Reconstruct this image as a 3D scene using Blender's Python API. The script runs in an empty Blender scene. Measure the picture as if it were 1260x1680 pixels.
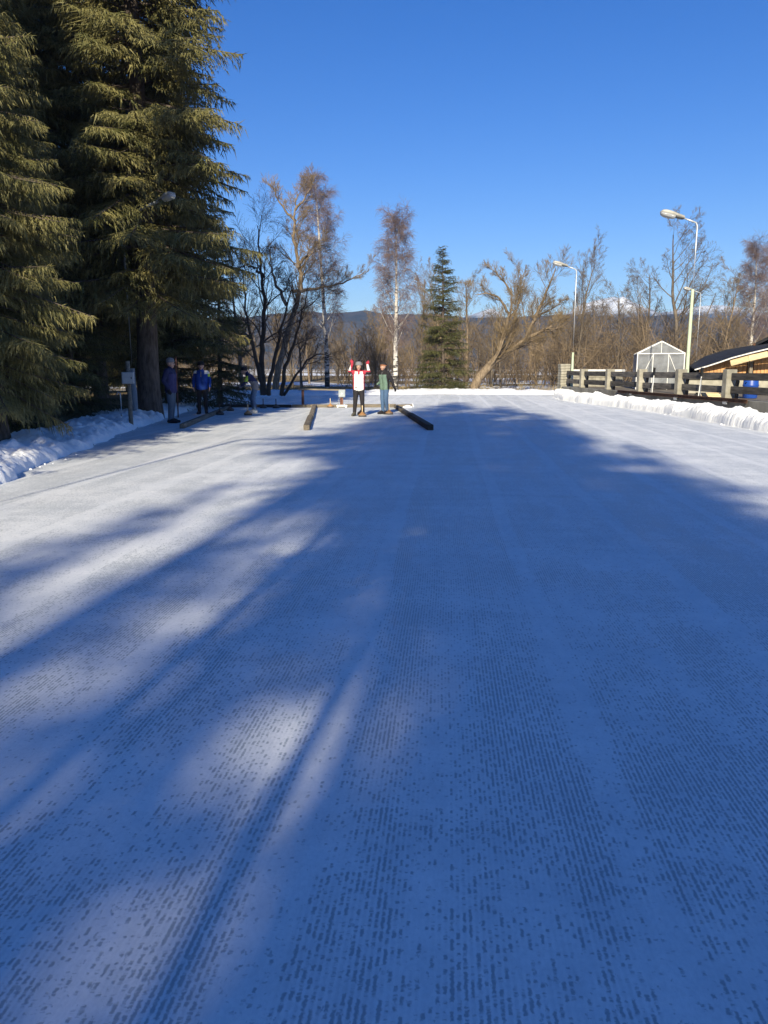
import bpy, bmesh, math, random
import numpy as np
from mathutils import Vector, Matrix, Euler

# ---------------------------------------------------------------- camera, sky, sun, exposure
scene = bpy.context.scene
C = scene.collection
R = math.radians
EYE = 1.57                       # eye height of the photographer, metres
FOC = 1270.0 / 1680.0            # focal length / picture height
PITCH = math.atan(236.0 / 1270.0)

cam_data = bpy.data.cameras.new('camera')
cam_data.sensor_fit = 'VERTICAL'
cam_data.sensor_height = 36.0
cam_data.lens = 36.0 * FOC
cam_data.clip_start = 0.05
cam_data.clip_end = 20000
cam = bpy.data.objects.new('camera', cam_data)
C.objects.link(cam)
cam.location = (0, 0, EYE)
cam.rotation_euler = (R(90) - PITCH, 0, 0)
scene.camera = cam

SUN_AZ = R(9.5)                  # shadows run this far to the right of straight ahead
SUN_EL = R(25.0)
sun_dir = Vector((-math.sin(SUN_AZ) * math.cos(SUN_EL), -math.cos(SUN_AZ) * math.cos(SUN_EL), math.sin(SUN_EL)))

world = bpy.data.worlds.new('World')
scene.world = world
world.use_nodes = True
wn = world.node_tree
bg = wn.nodes['Background']
sky = wn.nodes.new('ShaderNodeTexSky')
sky.sky_type = 'NISHITA'
sky.sun_disc = False
sky.sun_elevation = SUN_EL
sky.sun_rotation = math.pi + SUN_AZ
sky.altitude = 600
sky.air_density = 1.0
sky.dust_density = 0.3
sky.ozone_density = 3.0
hs = wn.nodes.new('ShaderNodeHueSaturation')
hs.inputs['Saturation'].default_value = 1.37
hs.inputs['Hue'].default_value = 0.518
wn.links.new(sky.outputs[0], hs.inputs['Color'])
wn.links.new(hs.outputs[0], bg.inputs[0])
bg.inputs[1].default_value = 0.084

sl = bpy.data.lights.new('sun', 'SUN')
sl.energy = 5.0
sl.angle = R(0.55)
sl.color = (1.0, 0.90, 0.68)
so = bpy.data.objects.new('sun', sl)
C.objects.link(so)
so.rotation_euler = (-sun_dir).to_track_quat('-Z', 'Y').to_euler()
so.location = (-10, -40, 40)

vs = scene.view_settings
vs.view_transform = 'Standard'
vs.look = 'None'
vs.exposure = 0.75
vs.gamma = 1.0
vs.use_curve_mapping = False
scene.cycles.use_denoising = True
scene.cycles.max_bounces = 5
scene.cycles.diffuse_bounces = 2
scene.cycles.glossy_bounces = 3
scene.cycles.transmission_bounces = 6
scene.cycles.transparent_max_bounces = 8
scene.cycles.volume_bounces = 0
scene.cycles.sample_clamp_indirect = 6.0

# ---------------------------------------------------------------- survey helpers (photo bearings -> metres on site)
def bearing(u, v):
    cx = (u - 630) / 1270.0
    cy = (v - 840) / 1270.0
    s, c = math.sin(PITCH), math.cos(PITCH)
    return (cx, c - cy * s, -s - cy * c)
def G(u, v, z=0.0):                  # where that bearing meets the height z
    b = bearing(u, v)
    t = (z - EYE) / b[2]
    return Vector((b[0] * t, b[1] * t, z))
def AT(u, v, Y):                     # where that bearing is Y metres ahead
    b = bearing(u, v)
    t = Y / b[1]
    return Vector((b[0] * t, Y, EYE + b[2] * t))

# ---------------------------------------------------------------- numpy noise
_rng = np.random.default_rng(11)
_T = _rng.random((256, 256))
def vnoise(x, y):
    x = np.asarray(x, float); y = np.asarray(y, float)
    xi = np.floor(x).astype(int); yi = np.floor(y).astype(int)
    fx = x - xi; fy = y - yi
    fx = fx * fx * (3 - 2 * fx); fy = fy * fy * (3 - 2 * fy)
    a = _T[xi & 255, yi & 255]; b = _T[(xi + 1) & 255, yi & 255]
    c = _T[xi & 255, (yi + 1) & 255]; d = _T[(xi + 1) & 255, (yi + 1) & 255]
    return (a * (1 - fx) + b * fx) * (1 - fy) + (c * (1 - fx) + d * fx) * fy
def fbm(x, y, o=4):
    s = 0; a = 0.5; n = 0
    for i in range(o):
        s = s + a * vnoise(x * 2 ** i + 17.3 * i, y * 2 ** i + 9.1 * i); n += a; a *= 0.5
    return s / n
def sstep(a, b, x):
    t = np.clip((x - a) / (b - a), 0, 1)
    return t * t * (3 - 2 * t)

# ---------------------------------------------------------------- materials
class NT:
    def __init__(self, name):
        self.m = bpy.data.materials.new(name)
        self.m.use_nodes = True
        self.t = self.m.node_tree
        self.b = self.t.nodes['Principled BSDF']
    def n(self, typ, **kw):
        o = self.t.nodes.new(typ)
        for k, v in kw.items():
            if k.startswith('_'):
                setattr(o, k[1:], v)
        return o
    def set(self, sock, v):
        if hasattr(v, 'is_output') or isinstance(v, bpy.types.NodeSocket):
            self.t.links.new(v, sock)
        else:
            sock.default_value = v
    def math(self, op, a, b=0.0, c=None, clamp=False):
        o = self.n('ShaderNodeMath', _operation=op, _use_clamp=clamp)
        self.set(o.inputs[0], a); self.set(o.inputs[1], b)
        if c is not None: self.set(o.inputs[2], c)
        return o.outputs[0]
    def noise(self, vec, scale=5.0, detail=3.0, rough=0.5, dist=0.0, dim='3D'):
        o = self.n('ShaderNodeTexNoise', _noise_dimensions=dim)
        if vec is not None: self.t.links.new(vec, o.inputs['Vector'])
        o.inputs['Scale'].default_value = scale; o.inputs['Detail'].default_value = detail
        o.inputs['Roughness'].default_value = rough; o.inputs['Distortion'].default_value = dist
        return o.outputs['Fac']
    def ramp(self, fac, stops):
        o = self.n('ShaderNodeValToRGB')
        e = o.color_ramp.elements
        while len(e) < len(stops): e.new(0.5)
        for i, (p, c) in enumerate(stops):
            e[i].position = p
            e[i].color = (c, c, c, 1) if isinstance(c, (int, float)) else (*c, 1)
        self.t.links.new(fac, o.inputs[0])
        return o.outputs[0]
    def mix(self, fac, a, b):
        o = self.n('ShaderNodeMix', _data_type='RGBA')
        self.set(o.inputs['Factor'], fac)
        self.set(o.inputs['A'], (*a, 1) if isinstance(a, tuple) else a)
        self.set(o.inputs['B'], (*b, 1) if isinstance(b, tuple) else b)
        return o.outputs['Result']
    def maprange(self, v, a, b, c=0.0, d=1.0):
        o = self.n('ShaderNodeMapRange')
        self.set(o.inputs[0], v)
        for i, x in enumerate((a, b, c, d)): o.inputs[1 + i].default_value = x
        return o.outputs[0]
    def pos(self):
        return self.n('ShaderNodeNewGeometry').outputs['Position']
    def obj(self):
        return self.n('ShaderNodeTexCoord').outputs['Object']
    def scale(self, vec, s, rot=(0, 0, 0)):
        o = self.n('ShaderNodeMapping')
        self.t.links.new(vec, o.inputs['Vector'])
        o.inputs['Scale'].default_value = s; o.inputs['Rotation'].default_value = rot
        return o.outputs[0]
    def bump(self, h, strength=0.3, dist=0.02):
        o = self.n('ShaderNodeBump')
        o.inputs['Strength'].default_value = strength; o.inputs['Distance'].default_value = dist
        self.t.links.new(h, o.inputs['Height'])
        self.t.links.new(o.outputs[0], self.b.inputs['Normal'])
    def base(self, c, rough=0.7, spec=0.3, metal=0.0):
        self.set(self.b.inputs['Base Color'], (*c, 1) if isinstance(c, tuple) else c)
        self.set(self.b.inputs['Roughness'], rough)
        self.b.inputs['Specular IOR Level'].default_value = spec
        self.b.inputs['Metallic'].default_value = metal
        return self.m

def simple(name, c1, c2, scale=6.0, rough=0.7, spec=0.3, metal=0.0, stretch=(1, 1, 1), bump=0.0, lo=0.3, hi=0.7, detail=4, jitter=0.0, world_space=False):
    k = NT(name)
    v = k.pos() if world_space else k.obj()
    if stretch != (1, 1, 1): v = k.scale(v, stretch)
    f = k.noise(v, scale, detail, 0.6)
    g = k.maprange(f, lo, hi)
    col = k.mix(g, c1, c2)
    if jitter:
        oi = k.n('ShaderNodeObjectInfo').outputs['Random']
        h = k.n('ShaderNodeHueSaturation')
        k.t.links.new(col, h.inputs['Color'])
        k.t.links.new(k.maprange(oi, 0, 1, 1 - jitter, 1 + jitter), h.inputs['Value'])
        col = h.outputs[0]
    if bump: k.bump(f, bump, 0.02)
    return k.base(col, rough, spec, metal)

MAT = {}
def ice_material():
    k = NT('scraped_ice')
    p = k.scale(k.pos(), (1, 1, 1), (0, 0, R(4.7)))
    # straighten, with a slow wander of the grooves
    wob = k.noise(k.scale(p, (0.25, 0.10, 1)), 1.0, 2.0)
    sx = k.n('ShaderNodeSeparateXYZ'); k.t.links.new(p, sx.inputs[0])
    x = k.math('ADD', sx.outputs[0], k.math('MULTIPLY', wob, 0.35))
    y = sx.outputs[1]
    jit = k.noise(p, 70.0, 3.0, 0.65)
    xj = k.math('ADD', x, k.math('MULTIPLY', k.math('SUBTRACT', jit, 0.5), 0.017))
    u = k.math('DIVIDE', xj, 0.0185)
    ci = k.math('FLOOR', u)
    fr = k.math('ABSOLUTE', k.math('SUBTRACT', k.math('FRACT', u), 0.5))      # 0 centre .. .5 edge
    col = k.math('SUBTRACT', 1.0, k.maprange(fr, 0.16, 0.36))
    cv = k.n('ShaderNodeCombineXYZ')
    k.set(cv.inputs[0], k.math('MULTIPLY', ci, 5.37)); k.set(cv.inputs[1], k.math('MULTIPLY', k.math('ADD', y, k.math('MULTIPLY', jit, 0.02)), 25.0))
    dash = k.noise(cv.outputs[0], 1.0, 3.0, 0.65, dim='2D')
    # where the scraper left grooves: bands along the lane, patches along the way
    cb = k.n('ShaderNodeCombineXYZ'); k.set(cb.inputs[0], k.math('MULTIPLY', x, 3.1)); k.set(cb.inputs[1], k.math('MULTIPLY', y, 0.55))
    band = k.noise(cb.outputs[0], 1.0, 3.0, 0.6, dim='2D')
    cb2 = k.n('ShaderNodeCombineXYZ'); k.set(cb2.inputs[0], k.math('MULTIPLY', x, 0.45)); k.set(cb2.inputs[1], k.math('MULTIPLY', y, 2.6))
    band2 = k.noise(cb2.outputs[0], 1.0, 3.0, 0.6, dim='2D')
    big = k.noise(p, 0.22, 2.0)
    dens = k.math('ADD', k.math('MULTIPLY', band, 0.55), k.math('ADD', k.math('MULTIPLY', band2, 0.35), k.math('MULTIPLY', big, 0.25)))
    us = k.math('DIVIDE', k.math('ADD', x, 0.35), 1.13)                     # one pass of the scraper is 1.13 m wide
    wnz = k.n('ShaderNodeTexWhiteNoise', _noise_dimensions='1D'); k.set(wnz.inputs['W'], k.math('FLOOR', us))
    seam = k.maprange(k.math('ABSOLUTE', k.math('SUBTRACT', k.math('FRACT', us), 0.5)), 0.42, 0.455)
    dens = k.math('ADD', dens, k.math('SUBTRACT', k.math('MULTIPLY', k.math('SUBTRACT', wnz.outputs['Value'], 0.5), 0.10), k.math('MULTIPLY', seam, 0.22)))
    thr = k.maprange(dens, 0.40, 0.70, 0.62, 0.35)
    d1 = k.math('SUBTRACT', dash, thr)
    pit = k.math('MULTIPLY', k.maprange(d1, 0.0, 0.09), col)
    # irregular chips besides the grooves
    chips = k.maprange(k.math('ADD', k.noise(k.scale(p, (1.0, 0.7, 1)), 42.0, 3.0, 0.6), k.math('MULTIPLY', band2, 0.22)), 0.745, 0.80)
    groove = k.math('MULTIPLY', col, k.maprange(dens, 0.45, 0.70, 0.0, 0.30))
    pit = k.math('MAXIMUM', k.math('MAXIMUM', pit, groove), k.math('MULTIPLY', chips, 0.7))
    frost = k.noise(k.scale(p, (1, 0.35, 1)), 9.0, 6.0, 0.7)
    cloud = k.noise(p, 0.9, 5.0, 0.65)
    fro = k.maprange(k.math('ADD', k.math('MULTIPLY', frost, 0.5), k.math('MULTIPLY', cloud, 0.5)), 0.36, 0.62)
    basec = k.mix(fro, (0.68, 0.71, 0.74), (0.87, 0.88, 0.89))
    grain = k.noise(k.scale(p, (1, 0.6, 1)), 75.0, 4.0, 0.7)
    basec = k.mix(k.maprange(grain, 0.42, 0.66, 0.0, 0.30), basec, (0.52, 0.56, 0.60))
    basec = k.mix(k.maprange(k.noise(k.scale(p, (0.5, 2.2, 1)), 2.2, 5.0, 0.7), 0.50, 0.66, 0.0, 0.35), basec, (0.90, 0.905, 0.91))
    # drier, greyer ice towards the tree side; fresh snow dust far off
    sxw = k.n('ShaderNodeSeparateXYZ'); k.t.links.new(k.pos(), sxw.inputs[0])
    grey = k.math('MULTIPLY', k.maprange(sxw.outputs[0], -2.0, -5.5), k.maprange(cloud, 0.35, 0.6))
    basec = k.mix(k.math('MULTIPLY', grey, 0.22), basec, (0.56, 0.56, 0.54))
    snowy = k.math('MULTIPLY', k.maprange(sxw.outputs[1], 25.0, 36.0), k.maprange(frost, 0.35, 0.55))
    basec = k.mix(snowy, basec, (0.84, 0.86, 0.88))
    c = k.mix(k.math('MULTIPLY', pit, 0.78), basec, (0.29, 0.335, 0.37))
    # rare grey melt stains
    st = k.maprange(k.noise(p, 2.3, 4.0, 0.6), 0.70, 0.76)
    c = k.mix(k.math('MULTIPLY', st, 0.4), c, (0.42, 0.46, 0.48))
    h = k.math('SUBTRACT', k.math('MULTIPLY', frost, 0.5), pit)
    k.bump(h, 0.35, 0.004)
    return k.base(c, k.math('SUBTRACT', 0.62, k.math('MULTIPLY', pit, 0.25)), 0.25)
def snow_material():
    k = NT('snow')
    p = k.pos()
    f = k.noise(p, 18.0, 6.0, 0.7)
    g = k.noise(p, 1.3, 4.0, 0.6)
    c = k.mix(k.maprange(g, 0.3, 0.7), (0.80, 0.82, 0.85), (0.90, 0.90, 0.91))
    c = k.mix(k.math('MULTIPLY', k.maprange(f, 0.63, 0.72), 0.5), c, (0.62, 0.62, 0.60))
    k.bump(f, 0.55, 0.03)
    return k.base(c, 0.75, 0.2)
def ground_material():
    k = NT('winter_meadow')
    p = k.pos()
    f = k.noise(p, 3.5, 6.0, 0.7)
    g = k.noise(p, 0.25, 4.0, 0.6)
    c = k.mix(k.maprange(f, 0.35, 0.65), (0.085, 0.062, 0.035), (0.27, 0.20, 0.105))
    c = k.mix(k.maprange(g, 0.4, 0.62), c, (0.30, 0.235, 0.13))
    sxw = k.n('ShaderNodeSeparateXYZ'); k.t.links.new(p, sxw.inputs[0])
    sn = k.noise(k.scale(p, (0.05, 0.09, 1)), 1.0, 4.0, 0.55)
    s = k.math('MULTIPLY', k.maprange(k.math('ADD', sn, k.math('MULTIPLY', f, 0.06)), 0.54, 0.565), k.maprange(sxw.outputs[1], 52.0, 62.0))
    c = k.mix(s, c, (0.78, 0.80, 0.83))
    k.bump(f, 0.8, 0.08)
    return k.base(c, 0.9, 0.1)
def birch_material():
    k = NT('birch_bark')
    v = k.obj()
    f = k.noise(k.scale(v, (1.2, 1.2, 5.0)), 1.6, 4.0, 0.65)
    g = k.noise(v, 1.1, 3.0)
    s = k.n('ShaderNodeSeparateXYZ'); k.t.links.new(v, s.inputs[0])
    low = k.maprange(s.outputs[2], 3.2, 0.0, 0.0, 0.22)
    m = k.maprange(k.math('ADD', f, k.math('ADD', k.math('MULTIPLY', g, 0.25), low)), 0.70, 0.78)
    return k.base(k.mix(m, (0.62, 0.58, 0.53), (0.05, 0.045, 0.042)), 0.7, 0.2)
def needle_material(name, dark, light):
    k = NT(name)
    v = k.obj()
    f = k.noise(v, 1.1, 3.0, 0.6)
    g = k.noise(v, 14.0, 2.0)
    c = k.mix(k.maprange(k.math('ADD', k.math('MULTIPLY', f, 0.6), k.math('MULTIPLY', g, 0.4)), 0.38, 0.62), dark, light)
    return k.base(c, 0.55, 0.25)
def hill_material(name, c1, c2, scale, snow=None):
    k = NT(name)
    p = k.pos()
    f = k.noise(p, scale, 6.0, 0.65)
    c = k.mix(k.maprange(f, 0.38, 0.62), c1, c2)
    if snow:
        s = k.n('ShaderNodeSeparateXYZ'); k.t.links.new(p, s.inputs[0])
        h = k.math('ADD', s.outputs[2], k.math('MULTIPLY', k.math('SUBTRACT', f, 0.5), snow[2]))
        rock = k.maprange(k.noise(k.scale(p, (1, 1, 0.5)), scale * 2.5, 5.0, 0.7), 0.50, 0.60)
        m = k.math('MULTIPLY', k.maprange(h, snow[0], snow[1]), k.math('SUBTRACT', 1.0, k.math('MULTIPLY', rock, 0.65)))
        c = k.mix(m, c, (0.85, 0.86, 0.88))
    return k.base(c, 0.9, 0.05)
MAT['ice'] = ice_material()
MAT['snow'] = snow_material()
MAT['ground'] = ground_material()
MAT['birch'] = birch_material()
MAT['needle'] = needle_material('spruce_needles', (0.066, 0.072, 0.024), (0.235, 0.205, 0.078))
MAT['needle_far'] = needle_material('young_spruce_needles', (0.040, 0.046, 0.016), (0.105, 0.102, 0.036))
MAT['bark'] = simple('spruce_bark', (0.055, 0.042, 0.034), (0.16, 0.13, 0.11), 6, 0.9, 0.1, stretch=(2.2, 2.2, 0.5), bump=0.8)
MAT['willow'] = simple('willow_bark', (0.10, 0.075, 0.05), (0.30, 0.23, 0.16), 5, 0.9, 0.1, stretch=(2, 2, .6), bump=0.5)
MAT['greybark'] = simple('grey_bark', (0.075, 0.062, 0.05), (0.20, 0.165, 0.13), 5, 0.9, 0.1, stretch=(2, 2, .6))
MAT['twig_tan'] = simple('tan_twigs', (0.15, 0.11, 0.065), (0.29, 0.215, 0.12), 0.7, 0.8, 0.15)
MAT['twig_grey'] = simple('grey_twigs', (0.10, 0.078, 0.058), (0.21, 0.165, 0.12), 0.6, 0.8, 0.15)
MAT['twig_dark'] = simple('dark_twigs', (0.045, 0.035, 0.028), (0.11, 0.085, 0.065), 0.8, 0.8, 0.15)
MAT['twig_birch'] = simple('birch_twigs', (0.16, 0.115, 0.115), (0.27, 0.205, 0.19), 0.8, 0.8, 0.15)
MAT['brush'] = simple('brushwood', (0.080, 0.060, 0.043), (0.25, 0.185, 0.118), 0.45, 0.9, 0.1, lo=0.35, hi=0.65)
MAT['hill'] = hill_material('wooded_hills', (0.026, 0.032, 0.040), (0.070, 0.062, 0.060), 0.03)
MAT['mount'] = hill_material('snowy_mountains', (0.05, 0.06, 0.08), (0.10, 0.11, 0.13), 0.010, (112, 140, 60))
MAT['timber'] = simple('weathered_timber', (0.10, 0.085, 0.065), (0.29, 0.245, 0.19), 4, 0.85, 0.15, stretch=(6, 0.6, 6), bump=0.3, jitter=0.2)
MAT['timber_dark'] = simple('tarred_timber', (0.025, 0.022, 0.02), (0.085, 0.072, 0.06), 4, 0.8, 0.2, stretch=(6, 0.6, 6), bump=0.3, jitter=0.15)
MAT['rail'] = simple('fence_rail_wood', (0.045, 0.043, 0.042), (0.155, 0.14, 0.125), 3, 0.85, 0.15, stretch=(5, 0.7, 5), bump=0.3, jitter=0.35)
MAT['concrete'] = simple('concrete', (0.23, 0.215, 0.175), (0.42, 0.395, 0.33), 3, 0.9, 0.15, bump=0.25, jitter=0.12)
MAT['wall'] = simple('stained_concrete', (0.12, 0.115, 0.105), (0.31, 0.30, 0.275), 1.1, 0.9, 0.15, bump=0.3, stretch=(1, 1, .5))
MAT['rust'] = simple('rusty_steel', (0.055, 0.030, 0.022), (0.17, 0.085, 0.05), 5, 0.8, 0.3, bump=0.2)
MAT['green_paint'] = simple('pale_green_paint', (0.42, 0.50, 0.34), (0.58, 0.65, 0.48), 4, 0.55, 0.4)
MAT['galv'] = simple('galvanised_steel', (0.42, 0.44, 0.46), (0.60, 0.62, 0.64), 8, 0.45, 0.5, metal=0.6)
MAT['pole_grey'] = simple('grey_pole_paint', (0.26, 0.29, 0.32), (0.40, 0.43, 0.45), 4, 0.6, 0.4)
MAT['lamp_shell'] = simple('lamp_housing', (0.36, 0.34, 0.29), (0.50, 0.48, 0.42), 6, 0.5, 0.4)
MAT['lamp_dark'] = simple('lamp_gear_tray', (0.06, 0.06, 0.06), (0.14, 0.14, 0.14), 6, 0.5, 0.4)
MAT['white_paint'] = simple('white_paint', (0.66, 0.66, 0.64), (0.82, 0.82, 0.81), 6, 0.5, 0.4)
MAT['grey_box'] = simple('grey_box_plastic', (0.27, 0.31, 0.34), (0.38, 0.42, 0.45), 5, 0.5, 0.4)
MAT['redpost'] = simple('red_brown_wood', (0.12, 0.055, 0.04), (0.22, 0.11, 0.08), 6, 0.8, 0.2, stretch=(3, 3, .5))
MAT['wood_new'] = simple('fresh_larch', (0.46, 0.235, 0.095), (0.64, 0.37, 0.17), 3, 0.7, 0.25, stretch=(4, 4, .5), jitter=0.14)
MAT['wood_pale'] = simple('pale_spruce_wood', (0.60, 0.45, 0.25), (0.76, 0.60, 0.38), 3, 0.7, 0.25, stretch=(1, 4, 4), jitter=0.1)
MAT['roof'] = simple('black_roofing', (0.010, 0.011, 0.015), (0.030, 0.031, 0.036), 3, 0.75, 0.2, jitter=0.25)
MAT['black'] = simple('black_bristle', (0.010, 0.010, 0.011), (0.03, 0.03, 0.03), 8, 0.7, 0.2)
MAT['rubber'] = simple('black_rubber', (0.012, 0.012, 0.013), (0.04, 0.04, 0.04), 8, 0.7, 0.3)
MAT['barrel'] = simple('blue_plastic', (0.012, 0.055, 0.30), (0.02, 0.085, 0.42), 3, 0.4, 0.5)
MAT['stock_wood'] = simple('varnished_pear_wood', (0.34, 0.17, 0.065), (0.52, 0.29, 0.12), 9, 0.4, 0.5, jitter=0.25)
MAT['stock_dark'] = simple('dark_stained_wood', (0.07, 0.045, 0.03), (0.15, 0.095, 0.06), 9, 0.5, 0.4, jitter=0.2)
MAT['earth'] = simple('terrace_gravel', (0.12, 0.10, 0.08), (0.26, 0.23, 0.19), 3, 0.95, 0.1, bump=0.4, world_space=True)
def glass_material():
    k = NT('greenhouse_sheet')
    f = k.noise(k.obj(), 1.7, 5.0, 0.6)
    m = k.base(k.mix(k.maprange(f, 0.35, 0.65), (0.15, 0.16, 0.18), (0.33, 0.35, 0.38)), 0.35, 0.4)
    k.b.inputs['Alpha'].default_value = 0.68
    return m
MAT['sheet'] = glass_material()
def bowl_material():
    k = NT('lamp_bowl')
    m = k.base((0.72, 0.74, 0.76), 0.15, 0.5)
    k.b.inputs['Transmission Weight'].default_value = 0.55
    return m
MAT['bowl'] = bowl_material()

# ---------------------------------------------------------------- mesh helpers
def link(o, parent=None):
    C.objects.link(o)
    if parent is not None: o.parent = parent
    return o
def mesh_np(name, verts, faces, mat, smooth=False):
    me = bpy.data.meshes.new(name)
    verts = np.asarray(verts, np.float32); faces = np.asarray(faces, np.int32)
    nv, (nf, k) = len(verts), faces.shape
    me.vertices.add(nv); me.vertices.foreach_set('co', verts.ravel())
    me.loops.add(nf * k); me.loops.foreach_set('vertex_index', faces.ravel())
    me.polygons.add(nf); me.polygons.foreach_set('loop_start', np.arange(0, nf * k, k, dtype=np.int32))
    me.polygons.foreach_set('use_smooth', np.full(nf, smooth, bool))
    me.update(calc_edges=True)
    if mat is not None: me.materials.append(mat)
    return me
def obj(name, me, parent=None, loc=None, rot=None):
    o = bpy.data.objects.new(name, me)
    link(o, parent)
    if loc is not None: o.location = loc
    if rot is not None: o.rotation_euler = rot
    return o
def tag(o, label=None, cat=None, group=None, kind=None):
    if label: o['label'] = label
    if cat: o['category'] = cat
    if group: o['group'] = group
    if kind: o['kind'] = kind
    return o
def empty(name, loc=(0, 0, 0), rz=0.0, label=None, cat=None, group=None):
    o = bpy.data.objects.new(name, None)
    o.empty_display_size = 0.2
    C.objects.link(o)
    o.location = loc; o.rotation_euler = (0, 0, rz)
    return tag(o, label, cat, group)
def bm_mesh(name, bm, mat, smooth=False):
    bmesh.ops.recalc_face_normals(bm, faces=bm.faces)
    me = bpy.data.meshes.new(name)
    bm.to_mesh(me); bm.free()
    if smooth:
        for p in me.polygons: p.use_smooth = True
    if mat is not None: me.materials.append(mat)
    return me
def bm_box(bm, size, mtx, bevel=0.0):
    r = bmesh.ops.create_cube(bm, size=1.0)
    vs_ = r['verts']
    bmesh.ops.scale(bm, vec=size, verts=vs_)
    if bevel:
        es = list({e for v in vs_ for e in v.link_edges})
        rr = bmesh.ops.bevel(bm, geom=es, offset=bevel, segments=1, affect='EDGES')
        vs_ = rr['verts']
    bmesh.ops.transform(bm, matrix=mtx, verts=list(set(vs_)))
def box(name, size, loc, mat, parent=None, rot=(0, 0, 0), bevel=0.008):
    bm = bmesh.new()
    bm_box(bm, size, Matrix.Identity(4), bevel)
    return obj(name, bm_mesh(name, bm, mat), parent, loc, rot)
def bar_between(name, a, b, w, h, mat, parent=None, bevel=0.008, roll=0.0):
    a = Vector(a); b = Vector(b); d = b - a
    q = d.to_track_quat('Y', 'Z')
    o = box(name, (w, d.length, h), (a + b) / 2, mat, parent, bevel=bevel)
    o.rotation_euler = q.to_euler()
    return o
class Tubes:
    """many tapered tubes, built together in batches of equal size"""
    def __init__(self): self.items = {}; self.V = []; self.F = []; self.T = []; self.k = 0
    def add(self, pts, rad, n=6, cap=False):
        self.items.setdefault((len(pts), n, cap), []).append((pts, rad))
    def batch(self, P, r, n, cap=False):
        """P (count, m, 3), r (count, m)"""
        P = np.asarray(P, float); r = np.asarray(r, float)
        c, m = P.shape[:2]
        T = np.empty_like(P)
        T[:, 1:-1] = P[:, 2:] - P[:, :-2]; T[:, 0] = P[:, 1] - P[:, 0]; T[:, -1] = P[:, -1] - P[:, -2]
        T /= np.sqrt((T * T).sum(-1, keepdims=True)) + 1e-9
        up = (np.abs(T[:, :, 2]).mean(1) < 0.8)[:, None, None]
        ref = np.where(up, np.array([0, 0, 1.0]), np.array([1.0, 0, 0]))
        ref = np.broadcast_to(ref, T.shape)
        A = np.cross(T, ref); A /= np.sqrt((A * A).sum(-1, keepdims=True)) + 1e-9
        B = np.cross(T, A)
        th = np.arange(n) * 2 * math.pi / n
        V = P[:, :, None, :] + r[:, :, None, None] * (np.cos(th)[:, None] * A[:, :, None, :] + np.sin(th)[:, None] * B[:, :, None, :])
        b0 = self.k + (np.arange(c) * m * n)[:, None, None]
        i = (np.arange(m - 1) * n)[None, :, None]; j = np.arange(n)[None, None, :]; j2 = (j + 1) % n
        F = np.stack([b0 + i + j, b0 + i + j2, b0 + i + n + j2, b0 + i + n + j], -1).reshape(-1, 4)
        self.V.append(V.reshape(-1, 3)); self.F.append(F); self.k += c * m * n
        if cap:
            for row in (0, m - 1):
                self.V.append(P[:, row]); cb = self.k + np.arange(c)[:, None]; self.k += c
                bb = b0[:, :, 0] + row * n; jj = np.arange(n)[None, :]
                self.T.append(np.stack([bb + jj, bb + (jj + 1) % n, np.broadcast_to(cb, (c, n))], -1).reshape(-1, 3))
    def spikes(self, P, r):
        """pointed last twigs: three sides running to a tip"""
        d = P[:, 1] - P[:, 0]; d /= np.sqrt((d * d).sum(-1, keepdims=True)) + 1e-9
        A = np.cross(d, np.array([.31, .52, .79])); A /= np.sqrt((A * A).sum(-1, keepdims=True)) + 1e-9
        B = np.cross(d, A)
        V = np.empty((len(P), 4, 3))
        for k in range(3): V[:, k] = P[:, 0] + (A * math.cos(2.0944 * k) + B * math.sin(2.0944 * k)) * r[:, None]
        V[:, 3] = P[:, 1]
        b = self.k + np.arange(len(P))[:, None] * 4
        self.T.append(np.concatenate([b + np.array([[0, 1, 3]]), b + np.array([[1, 2, 3]]), b + np.array([[2, 0, 3]])], 1).reshape(-1, 3))
        self.V.append(V.reshape(-1, 3)); self.k += len(P) * 4
    def mesh(self, name, mat, smooth=True):
        for (m, n, cap), it in self.items.items():
            if m == 2 and n == 3 and not cap:
                self.spikes(np.array([x[0] for x in it], float), np.array([x[1][0] for x in it], float)); continue
            self.batch(np.array([x[0] for x in it], float), np.array([x[1] for x in it], float), n, cap)
        V = np.vstack(self.V); F = np.vstack(self.F) if self.F else np.zeros((0, 4), int)
        me = bpy.data.meshes.new(name)
        me.vertices.add(len(V)); me.vertices.foreach_set('co', V.astype(np.float32).ravel())
        Tn = np.vstack(self.T) if self.T else np.zeros((0, 3), int)
        nl = len(F) * 4 + len(Tn) * 3
        me.loops.add(nl); me.loops.foreach_set('vertex_index', np.concatenate([F.ravel(), Tn.ravel()]).astype(np.int32))
        me.polygons.add(len(F) + len(Tn))
        me.polygons.foreach_set('loop_start', np.concatenate([np.arange(len(F)) * 4, len(F) * 4 + np.arange(len(Tn)) * 3]).astype(np.int32))
        me.polygons.foreach_set('use_smooth', np.full(len(F) + len(Tn), smooth, bool))
        me.update(calc_edges=True)
        if mat is not None: me.materials.append(mat)
        return me
def tube(name, pts, rad, mat, parent=None, n=8, smooth=True):
    t = Tubes()
    if not hasattr(rad, '__len__'): rad = [rad] * len(pts)
    t.add(pts, rad, n, True)
    return obj(name, t.mesh(name, mat, smooth), parent)
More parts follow.
